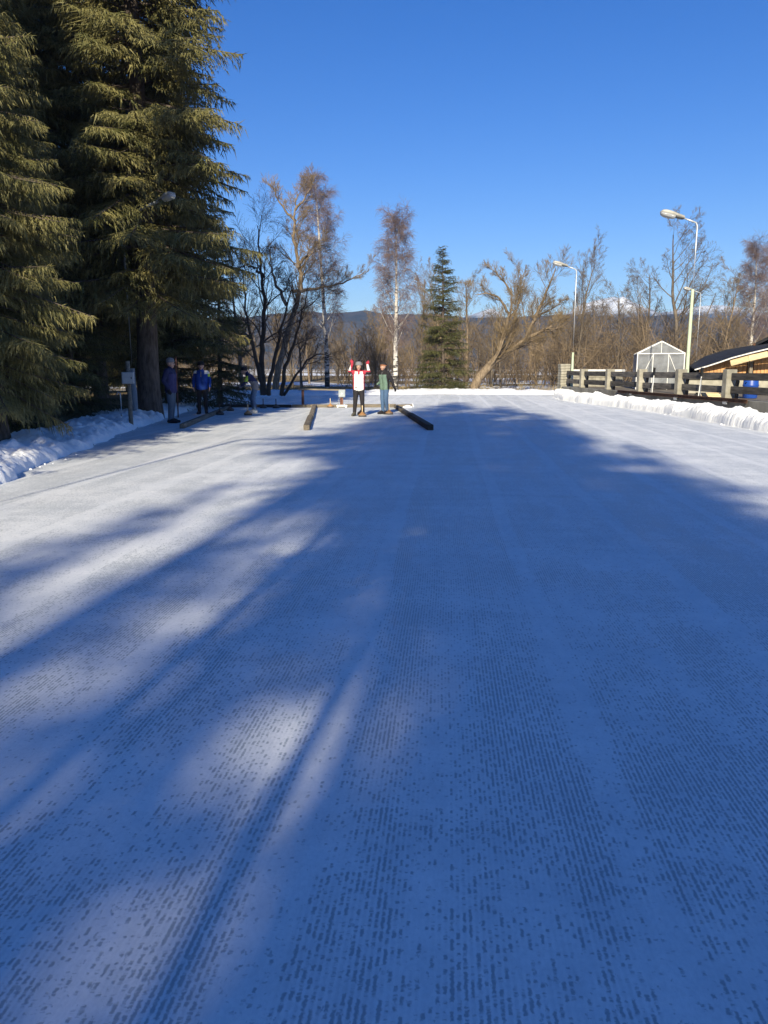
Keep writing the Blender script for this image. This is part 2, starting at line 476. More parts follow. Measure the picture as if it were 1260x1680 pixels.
def lathe(name, prof, mat, parent=None, n=20, loc=None):
    V = []; F = []
    for (r, z) in prof:
        for i in range(n):
            a = 2 * math.pi * i / n
            V.append((r * math.cos(a), r * math.sin(a), z))
    for k in range(len(prof) - 1):
        for i in range(n):
            j = (i + 1) % n
            F.append((k * n + i, k * n + j, (k + 1) * n + j, (k + 1) * n + i))
    me = bpy.data.meshes.new(name)
    me.from_pydata(V, [], F)
    for p in me.polygons: p.use_smooth = True
    me.materials.append(mat)
    return obj(name, me, parent, loc)
def prism(name, poly, depth, mat, parent=None, mtx=None):
    """polygon in local XZ extruded along local Y"""
    bm = bmesh.new()
    a = [bm.verts.new((x, 0, z)) for x, z in poly]
    b = [bm.verts.new((x, depth, z)) for x, z in poly]
    bm.faces.new(a); bm.faces.new(b[::-1])
    n = len(poly)
    for i in range(n): bm.faces.new((a[i], b[i], b[(i + 1) % n], a[(i + 1) % n]))
    if mtx is not None: bmesh.ops.transform(bm, matrix=mtx, verts=bm.verts)
    return obj(name, bm_mesh(name, bm, mat), parent)
def copy_tree(o, parent=None):
    c = o.copy(); C.objects.link(c)
    if parent is not None: c.parent = parent
    for ch in list(o.children): copy_tree(ch, c)
    return c

# ================================================================= SETTING
def path_lerp(P, n):
    P = np.array([(p[0], p[1]) for p in P], float)
    s = np.r_[0, np.cumsum(np.linalg.norm(np.diff(P, axis=0), axis=1))]
    t = np.linspace(0, s[-1], n)
    # light smoothing keeps the curve soft
    X = np.interp(t, s, P[:, 0]); Y = np.interp(t, s, P[:, 1])
    k = max(3, n // 40) | 1
    ker = np.ones(k) / k
    Xp = np.convolve(np.pad(X, k // 2, mode='edge'), ker, 'valid'); Yp = np.convolve(np.pad(Y, k // 2, mode='edge'), ker, 'valid')
    return np.stack([Xp, Yp], 1), t

# ice edge on the tree side, metres (near -> far)
LEFT_EDGE = [(-3.6, -30), (-4.4, -4), (-5.0, 6), G(0, 790), G(60, 764), G(130, 737), G(200, 708), G(270, 686), G(330, 666)]
LEFT_EDGE = [(p[0], p[1]) for p in LEFT_EDGE] + [(-9.3, 40.0), (-9.9, 47.0)]
def left_x(y):
    e = np.array(LEFT_EDGE); return np.interp(y, e[:, 1], e[:, 0])
RIGHT_EDGE = [(11.5, -30), (10.6, 5), (9.95, 14), G(1260, 709), G(1180, 694), G(1090, 678), G(1000, 666), G(925, 657), (9.6, 44.0)]
RIGHT_EDGE = [(p[0], p[1]) for p in RIGHT_EDGE]

def build_ground():
    def axis(lim, n, fine):
        t = np.linspace(-1, 1, n)
        return np.sign(t) * (fine * np.abs(t) + (lim - fine) * np.abs(t) ** 5)
    xs = axis(9000, 190, 60.0); ys = axis(9000, 190, 60.0) + 30
    X, Y = np.meshgrid(xs, ys, indexing='ij')
    lx = left_x(np.clip(Y, -30, 47))
    Z = -0.06 + 0.42 * sstep(0.6, 3.6, lx - X) * sstep(60, 40, Y)
    Z += (fbm(X * 0.35, Y * 0.35) - 0.5) * 0.16 * np.where(lx - X > 1.0, 1, 0) * sstep(60, 40, Y)
    # the meadow behind the rink swells a little
    Z += sstep(50, 62, Y) * (0.10 + 0.25 * (fbm(X * 0.05, Y * 0.05) - 0.4))
    Z += sstep(60, 130, Y) * 0.9 * fbm(X * 0.012 + 5, Y * 0.012)
    n, m = X.shape
    V = np.stack([X, Y, Z], -1).reshape(-1, 3)
    i = np.arange(n - 1)[:, None] * m; j = np.arange(m - 1)[None, :]
    F = np.stack([i + j, i + m + j, i + m + j + 1, i + j + 1], -1).reshape(-1, 4)
    tag(obj('ground', mesh_np('ground', V, F, MAT['ground'], True)), kind='structure')
build_ground()

def build_ice():
    pts = []
    L = [(x - 0.9, y) for x, y in LEFT_EDGE]; Rr = [(x + 0.9, y) for x, y in RIGHT_EDGE] + [(13.5, 47.5), (13.5, 51.5)]
    poly = L + [(-10.8, 49.5), (0, 51.0)] + Rr[::-1]
    bm = bmesh.new()
    top = [bm.verts.new((x, y, 0)) for x, y in poly]; bot = [bm.verts.new((x, y, -0.15)) for x, y in poly]
    f = bm.faces.new(top)
    n = len(poly)
    for k in range(n): bm.faces.new((top[k], top[(k + 1) % n], bot[(k + 1) % n], bot[k]))
    bmesh.ops.triangulate(bm, faces=[f])
    tag(obj('ice_rink', bm_mesh('ice_rink', bm, MAT['ice'])), kind='structure')
build_ice()

def berm(name, edge, width, height, n, m, lump, ridge=0.0, seed=0.0, label=None, inner=+1, hfun=None):
    """a bank of cleared snow; edge = foot line beside the ice, inner = side on which the ice lies (+1: to the right)"""
    P, s = path_lerp(edge, n)
    T = np.gradient(P, axis=0); T /= np.linalg.norm(T, axis=1)[:, None]
    N = np.stack([-T[:, 1], T[:, 0]], 1) * inner          # away from the ice
    t = np.linspace(0, 1, m)
    S, TT = np.meshgrid(s, t, indexing='ij')
    wv = width * (0.85 + 0.3 * vnoise(S * 0.35 + seed, 0 * S))
    off = TT * wv - 0.10 + (fbm(S * 1.3 + seed, S * 0 + 3) - 0.5) * 1.1 * lump * (1 - TT)
    prof = np.sin(np.clip(TT, 0, 1) ** 0.62 * math.pi) ** 0.75
    hh = height * (0.62 + 0.75 * fbm(S * 0.75 + seed * 2, TT * 1.2 + 4, 4))
    if hfun is not None: hh = hh * hfun(S)
    l = (fbm(S * 2.2 + seed, TT * wv * 2.2, 5) - 0.5) * lump + (np.abs(fbm(S * 6 + seed, TT * wv * 6 + 8, 3) - 0.5)) * lump * 0.7 + (fbm(S * 13 + seed, TT * wv * 13, 2) - .5) * lump * .22
    Z = prof * hh + l * np.clip(prof * 1.4, 0, 1)
    if ridge:
        ph = S * 19.0 + fbm(S * 2.7, TT * 2.0, 3) * 12 + TT * 2.5
        Z += ridge * prof * (np.abs(np.sin(ph)) * 0.45 + 1.3 * fbm(S * 4.5, TT * 4, 4) + 1.1 * fbm(S * 17, TT * 8, 3) - 1.2)
        off = off - ridge * 0.5 * np.abs(np.sin(ph)) * np.sin(TT * math.pi) * (TT < 0.55)
    Z -= 0.03 * (1 - np.clip(prof * 4, 0, 1))
    X = P[:, 0][:, None] + N[:, 0][:, None] * off; Y = P[:, 1][:, None] + N[:, 1][:, None] * off
    V = np.stack([X, Y, Z], -1).reshape(-1, 3)
    i = np.arange(n - 1)[:, None] * m; j = np.arange(m - 1)[None, :]
    F = np.stack([i + j, i + m + j, i + m + j + 1, i + j + 1], -1).reshape(-1, 4)
    return tag(obj(name, mesh_np(name, V, F, MAT['snow'], True)), label, 'snow bank')
berm('snow_bank', LEFT_EDGE[1:], 2.3, 0.24, 1150, 54, 0.28, 0, 1.7, 'lumpy shaded snow bank along the foot of the tall spruces', +1)
berm('snow_bank', RIGHT_EDGE[1:], 1.2, 0.37, 1700, 38, 0.12, 0.085, 5.2, 'ribbed white snow bank along the concrete wall under the fence', -1)
berm('snow_bank', [(13.6, 46.5), (8, 47.6), (3.5, 48.5), (-1, 47.0), (-5, 45.5), (-10.4, 46.5)], 4.2, 0.24, 600, 30, 0.16, 0, 9.1, 'low bright snow bank at the far end of the rink', -1)

# wooded hills and the snowy range behind them, at their real distance
def ridge(name, x0, x1, y, depth, fn, mat, n=420, m=36):
    xs = np.linspace(x0, x1, n); t = np.linspace(0, 1, m)
    X, Tm = np.meshgrid(xs, t, indexing='ij')
    crest = fn(xs)[:, None]
    Y = y + Tm * depth
    up = np.sin(np.clip(Tm, 0, 1) * math.pi) ** 1.0
    rough = fbm(X * 2.2 / crest.mean(), Y * 2.2 / crest.mean(), 5) - 0.5
    Z = crest * up * (1.0 + 0.45 * rough * (1 - up ** 6)) + crest * 0.05 * (fbm(X * 7.0 / crest.mean(), Y * 0 + 3, 4) - .5) - 3 * (1 - up)
    V = np.stack([X, Y, Z], -1).reshape(-1, 3)
    i = np.arange(n - 1)[:, None] * m; j = np.arange(m - 1)[None, :]
    F = np.stack([i + j, i + m + j, i + m + j + 1, i + j + 1], -1).reshape(-1, 4)
    return tag(obj(name, mesh_np(name, V, F, mat, True)), kind='structure')
def crest_from(table, Y):
    """ridge heights surveyed as bearings (u, v)"""
    xs = [AT(u, v, Y)[0] for u, v in table]; zs = [AT(u, v, Y)[2] for u, v in table]
    return lambda x: np.interp(x, xs, zs)
HILL_Y = 900.0
hill_tab = [(-900, 500), (-200, 520), (300, 530), (420, 520), (500, 512), (545, 515), (600, 509), (650, 517), (700, 514), (760, 522), (840, 521), (900, 518), (960, 516), (1020, 522), (1100, 515), (1200, 525), (1500, 515), (2200, 520)]
ridge('hills', -1300, 1300, HILL_Y - 160, 320, crest_from(hill_tab, HILL_Y), MAT['hill'])
MT_Y = 1900.0
mt_tab = [(-300, 560), (500, 556), (640, 545), (740, 528), (785, 512), (805, 506), (830, 530), (880, 540), (920, 522), (950, 500), (985, 490), (1005, 488), (1035, 500), (1075, 515), (1130, 505), (1180, 500), (1240, 515), (1400, 510), (2200, 550)]
ridge('mountains', -1600, 2400, MT_Y - 330, 660, crest_from(mt_tab, MT_Y), MAT['mount'], 360, 40)

# terrace behind the fence wall
def fence_pt(px, d):
    return ((px - 630) / 1270.0 * d * 1.0, d)
POST_SPOTS = [(AT(u, 606, d)[0], d) for u, d in ((959, 41.2), (1002, 37.4), (1051, 33.6), (1117, 29.9), (1201, 26.3))]
_p = np.array(POST_SPOTS); _c = np.polyfit(_p[:, 1], _p[:, 0], 1)
def fx(y): return float(_c[0] * y + _c[1])
FDIR = Vector((fx(30) - fx(40), -10, 0)).normalized()      # along the fence towards the camera
FNRM = Vector((FDIR.y, -FDIR.x, 0))                          # towards the ice
if FNRM.x > 0: FNRM = -FNRM
FANG = math.atan2(FDIR.x, -FDIR.y)
def on_fence(y, out=0.0, z=0.0):
    return Vector((fx(y), y, z)) + FNRM * out
WALL_TOP = 0.56
def build_terrace():
    a = on_fence(45.2, -0.24); b = on_fence(8.0, -0.24)
    bm = bmesh.new()
    poly = [(a.x, a.y), (b.x, b.y), (60, 8), (60, 62), (a.x + 4, 62)]
    top = [bm.verts.new((x, y, WALL_TOP - 0.04)) for x, y in poly]; bot = [bm.verts.new((x, y, -0.3)) for x, y in poly]
    bm.faces.new(top)
    for k in range(5): bm.faces.new((top[k], top[(k + 1) % 5], bot[(k + 1) % 5], bot[k]))
    tag(obj('terrace', bm_mesh('terrace', bm, MAT['earth'])), kind='structure')
build_terrace()

# ================================================================= SPRUCES
def spruce_meshes(seed, H, Rb, z0, droop=0.35, step=0.36, dens=1.0, shoot=1.0, gap=0.0, stout=0.0125):
    """trunk + limbs as tubes, and a crown of hanging needle shoots (one small three-sided spike each)"""
    rng = np.random.default_rng(seed)
    tr = Tubes()
    zz = np.linspace(-0.3, H, 26)
    lean = np.stack([0.10 * np.sin(zz * 0.25 + seed), 0.10 * np.cos(zz * 0.21 + seed) - 0.1, zz], 1)
    r0 = stout * H
    rad = r0 * (1 - (zz / H).clip(0, 1)) ** 0.85 + 0.012 + 0.16 * np.exp(-(zz + .3) / 0.5) * r0 / 0.36
    tr.add(lean, rad, 10)
    O = []; D = []; L = []; W = []
    z = z0
    while z < H * 0.99:
        frac = (z - z0) / (H - z0)
        Lm = Rb * ((1 - frac) ** 0.78) * (0.78 + 0.22 * min(1, frac * 8)) + 0.12
        nb = int(rng.integers(5, 8))
        a0 = rng.random() * 6.28
        for k in range(nb):
            if rng.random() < gap: continue
            a = a0 + k * 6.283 / nb + rng.normal(0, .22)
            ln = Lm * rng.uniform(0.62, 1.14)
            zb = z + rng.normal(0, .28)
            n = max(6, int(ln / 0.16))
            t = np.linspace(0, 1, n)
            sl = rng.normal(0.02, 0.10) + 0.35 * frac
            dr = droop * rng.uniform(0.7, 1.3) * (1 - 0.6 * frac)
            rr = ln * t
            zc = zb + sl * rr - dr * ln * (t ** 1.5) + dr * 0.62 * ln * np.clip(t - .45, 0, 1) ** 1.6
            aa = a + 0.12 * rng.normal() * t
            bx = np.interp(zb, zz, lean[:, 0]); by = np.interp(zb, zz, lean[:, 1])
            P = np.stack([bx + rr * np.cos(aa), by + rr * np.sin(aa), zc], 1)
            tr.add(P, np.linspace(0.012 + 0.011 * ln, 0.006, n), 4)
            dirs = np.gradient(P, axis=0); dirs /= np.linalg.norm(dirs, axis=1)[:, None]
            lat = np.stack([-np.sin(aa), np.cos(aa), 0 * aa], 1)
            # shoots straight along the limb
            sec_t = np.arange(0.20, 1.0, 0.085 / max(ln, .3) / dens)
            for side in (-1, 1):
                st = sec_t + rng.normal(0, .01, len(sec_t))
                st = st.clip(0.15, 0.99)
                p = np.stack([np.interp(st, t, P[:, i]) for i in range(3)], 1)
                dv = np.stack([np.interp(st, t, dirs[:, i]) for i in range(3)], 1)
                lv = np.stack([np.interp(st, t, lat[:, i]) for i in range(3)], 1)
                l2 = (0.18 + 0.52 * ln * (1 - st) * np.minimum(1, st * 2.4 + .15)) * rng.uniform(.65, 1.3, len(st))
                l2 = np.minimum(l2, 1.15)
                ang = rng.uniform(0.75, 1.15, len(st))
                sd = dv * np.cos(ang)[:, None] + side * lv * np.sin(ang)[:, None]
                sd[:, 2] -= rng.uniform(0.08, 0.62, len(st)) * (1 - .6 * frac)
                sd /= np.linalg.norm(sd, axis=1)[:, None]
                # the side twig itself, in needle-clad pieces
                O.append(p); D.append(sd); L.append(l2 * 1.05); W.append(np.full(len(st), 0.016))
                # hanging shoots along each side twig
                cnt = np.maximum(2, (l2 / 0.048 * dens).astype(int))
                idx = np.repeat(np.arange(len(st)), cnt)
                q = rng.random(len(idx))
                o = p[idx] + sd[idx] * (l2[idx] * q)[:, None]
                o[:, 2] -= 0.10 * l2[idx] * q * q
                hang = rng.beta(2.2, 1.6, len(idx)) * (1 - 0.55 * frac)
                sgn = np.where(rng.random(len(idx)) < .5, -1.0, 1.0)
                side2 = np.cross(sd[idx], np.array([0, 0, 1.0])) * sgn[:, None]
                d = sd[idx] * rng.uniform(0.35, 0.8, len(idx))[:, None] + side2 * (rng.uniform(0.2, 0.75, len(idx)) * (1 - hang * .7))[:, None]
                d[:, 2] -= hang * 1.9 - 0.12
                d += rng.normal(0, .13, d.shape)
                d /= np.linalg.norm(d, axis=1)[:, None]
                le = rng.uniform(0.07, 0.20, len(idx)) * (1 + 1.1 * hang * (rng.random(len(idx)) < .4))
                O.append(o); D.append(d); L.append(le * shoot); W.append(rng.uniform(0.011, 0.0165, len(idx)))
            # tip and top-side tufts
            m = max(3, int(ln * 9 * dens))
            q = rng.uniform(0.3, 1.0, m)
            p = np.stack([np.interp(q, t, P[:, i]) for i in range(3)], 1)
            dv = np.stack([np.interp(q, t, dirs[:, i]) for i in range(3)], 1) + rng.normal(0, .35, (m, 3))
            dv /= np.linalg.norm(dv, axis=1)[:, None]
            O.append(p); D.append(dv); L.append(rng.uniform(.10, .22, m) * shoot); W.append(rng.uniform(.012, .017, m))
        z += step * (0.7 + 0.6 * rng.random()) * (1 - 0.35 * frac)
    O = np.vstack(O); D = np.vstack(D); L = np.concatenate(L); W = np.concatenate(W)
    return tr.mesh('trunk', MAT['bark']), spikes('crown', O, D, L, W, rng, MAT['needle'])
def spikes(name, O, D, L, W, rng, mat):
    n = len(O)
    ref = rng.normal(0, 1, (n, 3))
    A = np.cross(D, ref); A /= np.linalg.norm(A, axis=1)[:, None] + 1e-9
    B = np.cross(D, A)
    V = np.empty((n, 4, 3))
    mid = O + D * (L * 0.22)[:, None]
    for k in range(3):
        th = 2.0944 * k
        V[:, k] = mid + (A * math.cos(th) + B * math.sin(th)) * W[:, None]
        V[:, k] -= D * (L * 0.22 * (0.6 if k else 1.0))[:, None]
    V[:, 3] = O + D * L[:, None]
    b = np.arange(n)[:, None] * 4
    F = np.concatenate([b + np.array([[0, 1, 3]]), b + np.array([[1, 2, 3]]), b + np.array([[2, 0, 3]])], 1).reshape(-1, 3)
    return mesh_np(name, V.reshape(-1, 3), F, mat, False)

SPR = [spruce_meshes(3, 23.0, 3.3, 1.6, 0.36, 0.31, 0.80), spruce_meshes(8, 22.0, 3.3, 3.3, 0.42, 0.31, 0.80)]
YNG = spruce_meshes(21, 9.2, 2.0, 0.25, 0.20, 0.25, 0.62, 1.0, 0.25)
HGH = spruce_meshes(52, 24.0, 2.7, 14.5, 0.30, 0.36, 0.75, 1.1, 0.0, 0.0048)
SHD = spruce_meshes(44, 22.0, 3.0, 2.0, 0.36, 0.54, 0.62, 1.2, 0.17)
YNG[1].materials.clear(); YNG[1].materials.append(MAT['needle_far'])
def spruce(kind, loc, h, rz, label, group=None, wide=1.0, name='spruce_tree'):
    e = empty(name, loc, rz, label, 'spruce', group)
    tm, cm = kind
    h0 = 9.2 if kind is YNG else 24.0 if kind is HGH else 23.0 if kind is SPR[0] else 22.0
    e.scale = (h / h0 * wide, h / h0 * wide, h / h0)
    obj('trunk', tm, e); obj('crown', cm, e)
    return e
# the row beside the rink, near to far
spruce(SPR[0], (-7.15, 14.4, 0.25), 15.0, 0.4, 'nearest spruce, its sunlit branches entering at the left picture edge', wide=0.84)
spruce(SPR[1], (-7.45, 24.4, 0.25), 23.5, 2.1, 'tall spruce with bare lower trunk behind the leaning grey lamp post', wide=1.12)
spruce(SPR[0], (-10.6, 19.4, 0.3), 19.0, 3.3, 'dense spruce filling the gap between the two thick spruce trunks', wide=0.95)
spruce(SPR[1], (-8.2, 31.0, 0.2), 15.5, 4.4, 'dark spruce at the far end of the row, beside the bare willow', wide=1.38)
spruce(SPR[0], (-11.5, 27.5, 0.3), 21.0, 5.2, 'shaded spruce in the second row behind the bare lower trunk', 'spruces of the second row', 1.0)
spruce(SPR[0], (-11.8, 20.5, 0.3), 22.5, 0.9, 'shaded spruce in the second row behind the grey meter box', 'spruces of the second row', 1.1)
spruce(SPR[1], (-12.4, 14.0, 0.3), 22.0, 2.7, 'shaded spruce in the second row at the left picture edge', 'spruces of the second row', 1.1)
spruce(SPR[1], (-9.9, 27.2, 0.3), 18.0, 0.3, 'shaded spruce in the second row, filling the gap left of the bare lower trunk', 'spruces of the second row', 1.05)
spruce(SPR[0], (-10.9, 23.4, 0.3), 24.0, 3.7, 'tallest shaded spruce in the second row behind the nearest spruce', 'spruces of the second row', 1.0)
spruce(SPR[0], (-11.0, 35.5, 0.2), 18.0, 1.9, 'shaded spruce in the second row behind the man in the blue jacket', 'spruces of the second row', 1.0)
for q_, (x_, y_) in enumerate(((-13.5, 42.0), (-16.5, 33.0), (-17.5, 24.0), (-14.0, 50.0))):
    spruce(SPR[q_ % 2], (x_, y_, 0.1), 17.0 + q_, q_ * 2.0, 'dark spruce in the back rows, showing through gaps of the front row', 'spruces of the back rows', 1.15)
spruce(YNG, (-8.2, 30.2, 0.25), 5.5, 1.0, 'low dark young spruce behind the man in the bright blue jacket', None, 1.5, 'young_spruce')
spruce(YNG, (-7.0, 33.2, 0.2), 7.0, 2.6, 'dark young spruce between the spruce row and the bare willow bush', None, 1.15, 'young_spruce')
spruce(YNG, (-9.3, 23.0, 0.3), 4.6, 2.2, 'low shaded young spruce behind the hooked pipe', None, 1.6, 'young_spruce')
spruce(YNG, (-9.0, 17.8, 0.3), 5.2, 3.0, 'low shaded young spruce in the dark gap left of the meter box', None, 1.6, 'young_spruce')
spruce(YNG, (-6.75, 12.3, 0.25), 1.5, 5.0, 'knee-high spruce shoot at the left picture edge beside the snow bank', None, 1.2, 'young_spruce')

spruce(SPR[0], (-9.6, 18.5, 0.3), 14.0, 4.1, 'shaded dense spruce between the nearest spruce and the meter box', None, 1.3)
spruce(SPR[0], (-9.3, 17.0, 0.3), 12.5, 1.2, 'shaded shorter spruce close behind the nearest spruce trunk', None, 1.45)
spruce(SPR[1], (-9.0, 6.0, 0.2), 11.2, 2.9, 'unseen spruce left of the viewer, added to shade the nearest spruce and snow bank', None, 1.8)  # out of view, added to darken the lower branches of the nearest spruce

# the trees behind the photographer, known from their shadows: each is set so that its tip's shadow falls at (x, y)
def shadow_spruce(kind, tip, h, rz, label, wide=1.0):
    k = h / math.tan(SUN_EL)
    spruce(kind, (tip[0] - math.sin(SUN_AZ) * k, tip[1] - math.cos(SUN_AZ) * k, 0.0), h, rz, label, 'spruces behind the photographer', wide)
SHADE = [(4, (3.4, 36.5), 25.0, 1.05), (1, (5.4, 27.5), 23.0, 0.95), (4, (3.0, 28.0), 22.0, 0.90), (3, (5.2, 16.5), 19.0, 1.2), (0, (4.0, 20.5), 20.0, 0.95), (4, (4.8, 32.5), 24.0, 1.05),
         (4, (1.6, 21.0), 13.0, 1.0), (3, (-2.1, 11.0), 17.0, 1.0), (1, (6.8, 10.0), 18.0, 1.35), (0, (3.9, 12.0), 18.0, 1.25), (0, (2.3, 10.5), 16.0, 1.0), (1, (9.2, 8.0), 17.0, 1.4),
         (3, (-4.6, 8.4), 17.0, 0.9), (3, (-2.6, 6.6), 15.0, 0.9), (3, (0.0, 9.3), 15.0, 0.80), (3, (-0.9, 10.2), 17.0, 1.15), (3, (0.9, 14.0), 18.0, 0.9), (3, (-1.3, 7.4), 14.0, 0.85), (4, (1.5, 13.5), 9.5, 1.3), (3, (0.25, 8.8), 14.0, 0.65)]
for q, (kd, tip, h, w) in enumerate(SHADE):
    shadow_spruce((SPR[0], SPR[1], YNG, SHD, HGH)[kd], tip, h, q * 1.3, 'tall spruce behind the viewer, seen only as shade on the ice', w)

# ================================================================= BARE TREES
def grow(rng, p, d, ln, r, lev, S, out):
    st = S[min(lev, len(S) - 1)]
    n = max(2, int(ln / st['seg'])) + 1
    P = [np.array(p, float)]; d = np.array(d, float); d /= np.linalg.norm(d)
    for k in range(n - 1):
        d = d + rng.normal(0, st['gn'], 3) + np.array([0, 0, st['up']])
        d /= np.linalg.norm(d)
        P.append(P[-1] + d * ln / (n - 1))
    P = np.array(P)
    rad = np.linspace(r, max(r * st.get('taper', 0.35), S[-1]['rmin']), n)
    out.append((P, rad, lev))
    spawn(rng, P, rad, ln, lev, S, out)
def spawn(rng, P, rad, ln, lev, S, out):
    st = S[min(lev, len(S) - 1)]
    if lev + 1 >= len(S): return
    cnt = st['n'] if isinstance(st['n'], int) else int(max(1, round(st['n'] * ln)))
    n = len(P)
    seg = np.gradient(P, axis=0)
    for c in range(cnt):
        t = st['t0'] + (1 - st['t0']) * ((c + rng.random()) / cnt) ** st.get('pw', 1.0)
        x = t * (n - 1); i = min(int(x), n - 2); f = x - i
        p = P[i] * (1 - f) + P[i + 1] * f
        d = seg[i] / (np.linalg.norm(seg[i]) + 1e-9)
        ax = np.cross(d, rng.normal(0, 1, 3)); ax /= np.linalg.norm(ax) + 1e-9
        a = st['ang'] * rng.uniform(.7, 1.25)
        nd = d * math.cos(a) + ax * math.sin(a)
        l2 = ln * st['ratio'] * rng.uniform(.65, 1.2) * (1 - st.get('fall', .55) * t)
        r2 = max(S[-1]['rmin'], np.interp(x, np.arange(n), rad) * st['rr'])
        grow(rng, p, nd, max(l2, st.get('lmin', .12) * rng.uniform(.6, 1.2)), r2, lev + 1, S, out)
def tree_from(lines, name_mats, split):
    """lines -> (thick limbs mesh, thin twig mesh)"""
    a = Tubes(); b = Tubes()
    for P, rad, lev in lines:
        if lev <= split: a.add(P, rad, 8 if lev == 0 else 5)
        else: b.add(P, rad, 3)
    return a.mesh('trunk', name_mats[0]), b.mesh('crown', name_mats[1])
def bare(seed, H, r, S, mats, split=1, lean=(0, 0, 1), start=None):
    rng = np.random.default_rng(seed)
    out = []
    grow(rng, (0, 0, -0.2), lean, H, r, 0, S, out)
    return tree_from(out, mats, split)
def L(seg, gn, up, n=0, t0=.3, ang=.7, ratio=.5, rr=.6, fall=.55, taper=.35, rmin=.006):
    return dict(seg=seg, gn=gn, up=up, n=n, t0=t0, ang=ang, ratio=ratio, rr=rr, fall=fall, taper=taper, rmin=rmin)
TG = (MAT['greybark'], MAT['twig_grey']); TT = (MAT['willow'], MAT['twig_tan'])
GEN_A = [L(.5, .05, .03, 16, .20, .75, .52, .42, .6, .15), L(.35, .10, .06, 9, .2, .7, .45, .36), L(.3, .12, .05, 7, .15, .7, .6, .42), L(.3, .14, .04, 4, .10, .65, .7, .55), L(.9, .1, .03, rmin=.0042)]
GEN_B = [L(.5, .04, .02, 22, .12, .5, .42, .36, .45, .15), L(.35, .07, .09, 9, .15, .5, .45, .36), L(.3, .1, .07, 7, .15, .5, .6, .42), L(.3, .12, .05, 4, .10, .55, .7, .55), L(.9, .1, .04, rmin=.0042)]
BARE = [bare(1, 8.5, .16, GEN_A, TG), bare(2, 8.0, .15, GEN_A, TT), bare(5, 9.0, .15, GEN_B, TG), bare(6, 8.0, .13, GEN_B, TT), bare(9, 7.5, .14, GEN_A, TG)]
def bare_tree(mesh, loc, s, rz, label, group=None, name='bare_tree', cat='tree'):
    e = empty(name, loc, rz, label, cat, group)
    e.scale = (s, s, s)
    obj('trunk', mesh[0], e); obj('crown', mesh[1], e)
    return e

# birches: straight white stems, fine purplish hanging twigs
BIR = [dict(L(.5, .012, .02, 54, .20, .80, .28, .22, .74, .10), pw=.75), dict(L(.3, .07, .07, 9, .06, .6, .44, .40), lmin=.40), dict(L(.3, .09, -.05, 6, .05, .65, .8, .55), lmin=.38), dict(L(.4, .07, -.26, 3, .05, .5, 1.0, .8), lmin=.34), L(.9, .05, -.3, rmin=.0042)]
def birch(seed, H, r):
    rng = np.random.default_rng(seed); out = []
    grow(rng, (0, 0, -.2), (0.01, 0, 1), H, r, 0, BIR, out)
    t = Tubes(); b = Tubes()
    for P, rad, lev in out:
        if lev == 0: t.add(P, rad, 10)
        elif lev == 1: t.add(P, rad * .8, 5)
        else: b.add(P, rad, 3)
    return t.mesh('trunk', MAT['birch']), b.mesh('crown', MAT['twig_birch'])
B1 = birch(31, 12.3, .17); B2 = birch(36, 10.6, .18)
def base_at(u, d, z=0.0):
    v = AT(u, 640, d); return (v[0], d, z)
bare_tree(B1, base_at(537, 57.0), 1.17, 0.3, 'taller slender white birch left of the cheering woman', None, 'birch_tree', 'birch')
bare_tree(B2, base_at(649, 49.5), 1.0, 2.0, 'shorter white birch right behind the man in the green jacket', None, 'birch_tree', 'birch')

# surveyed skeletons of the crooked trees: (u, v, forward offset) at a distance
def skeleton(lines, Y, base):
    out = []
    for pts, r0, r1 in lines:
        P = np.array([np.array(AT(u, v, Y + dy)) - np.array(base) for u, v, dy in pts])
        # densify with a soft curve
        t = np.linspace(0, len(P) - 1, (len(P) - 1) * 4 + 1)
        Q = np.stack([np.interp(t, np.arange(len(P)), P[:, i]) for i in range(3)], 1)
        for _ in range(2): Q[1:-1] = (Q[:-2] + 2 * Q[1:-1] + Q[2:]) / 4
        Q[1:-1] += np.random.default_rng(int(abs(pts[0][0] * 7 + pts[-1][1]))).normal(0, .035, Q[1:-1].shape)
        out.append((Q, np.linspace(r0, r1, len(Q)), 0))
    return out
def crooked(seed, lines, Y, base, S, mats, name, label, dens=1.0):
    rng = np.random.default_rng(seed)
    sk = skeleton(lines, Y, base); out = list(sk)
    for P, rad, lev in sk:
        ln = float(np.linalg.norm(np.diff(P, axis=0), axis=1).sum())
        spawn(rng, P, rad, ln, 0, S, out)
    a, b = tree_from(out, mats, 1)
    e = empty(name, base, 0, label, 'willow')
    obj('trunk', a, e); obj('crown', b, e)
WS = [dict(L(.4, .06, .0, 1.9, .34, .7, .13, .36, .2), lmin=1.1), L(.3, .10, .10, 7, .15, .6, .55, .38, .4), L(.3, .10, .13, 6, .12, .55, .65, .45, .3), L(.3, .08, .10, 4, .08, .45, .8, .6, .3), L(.9, .05, .06, rmin=.0042)]
yb = 50.0
bs = base_at(452, yb)
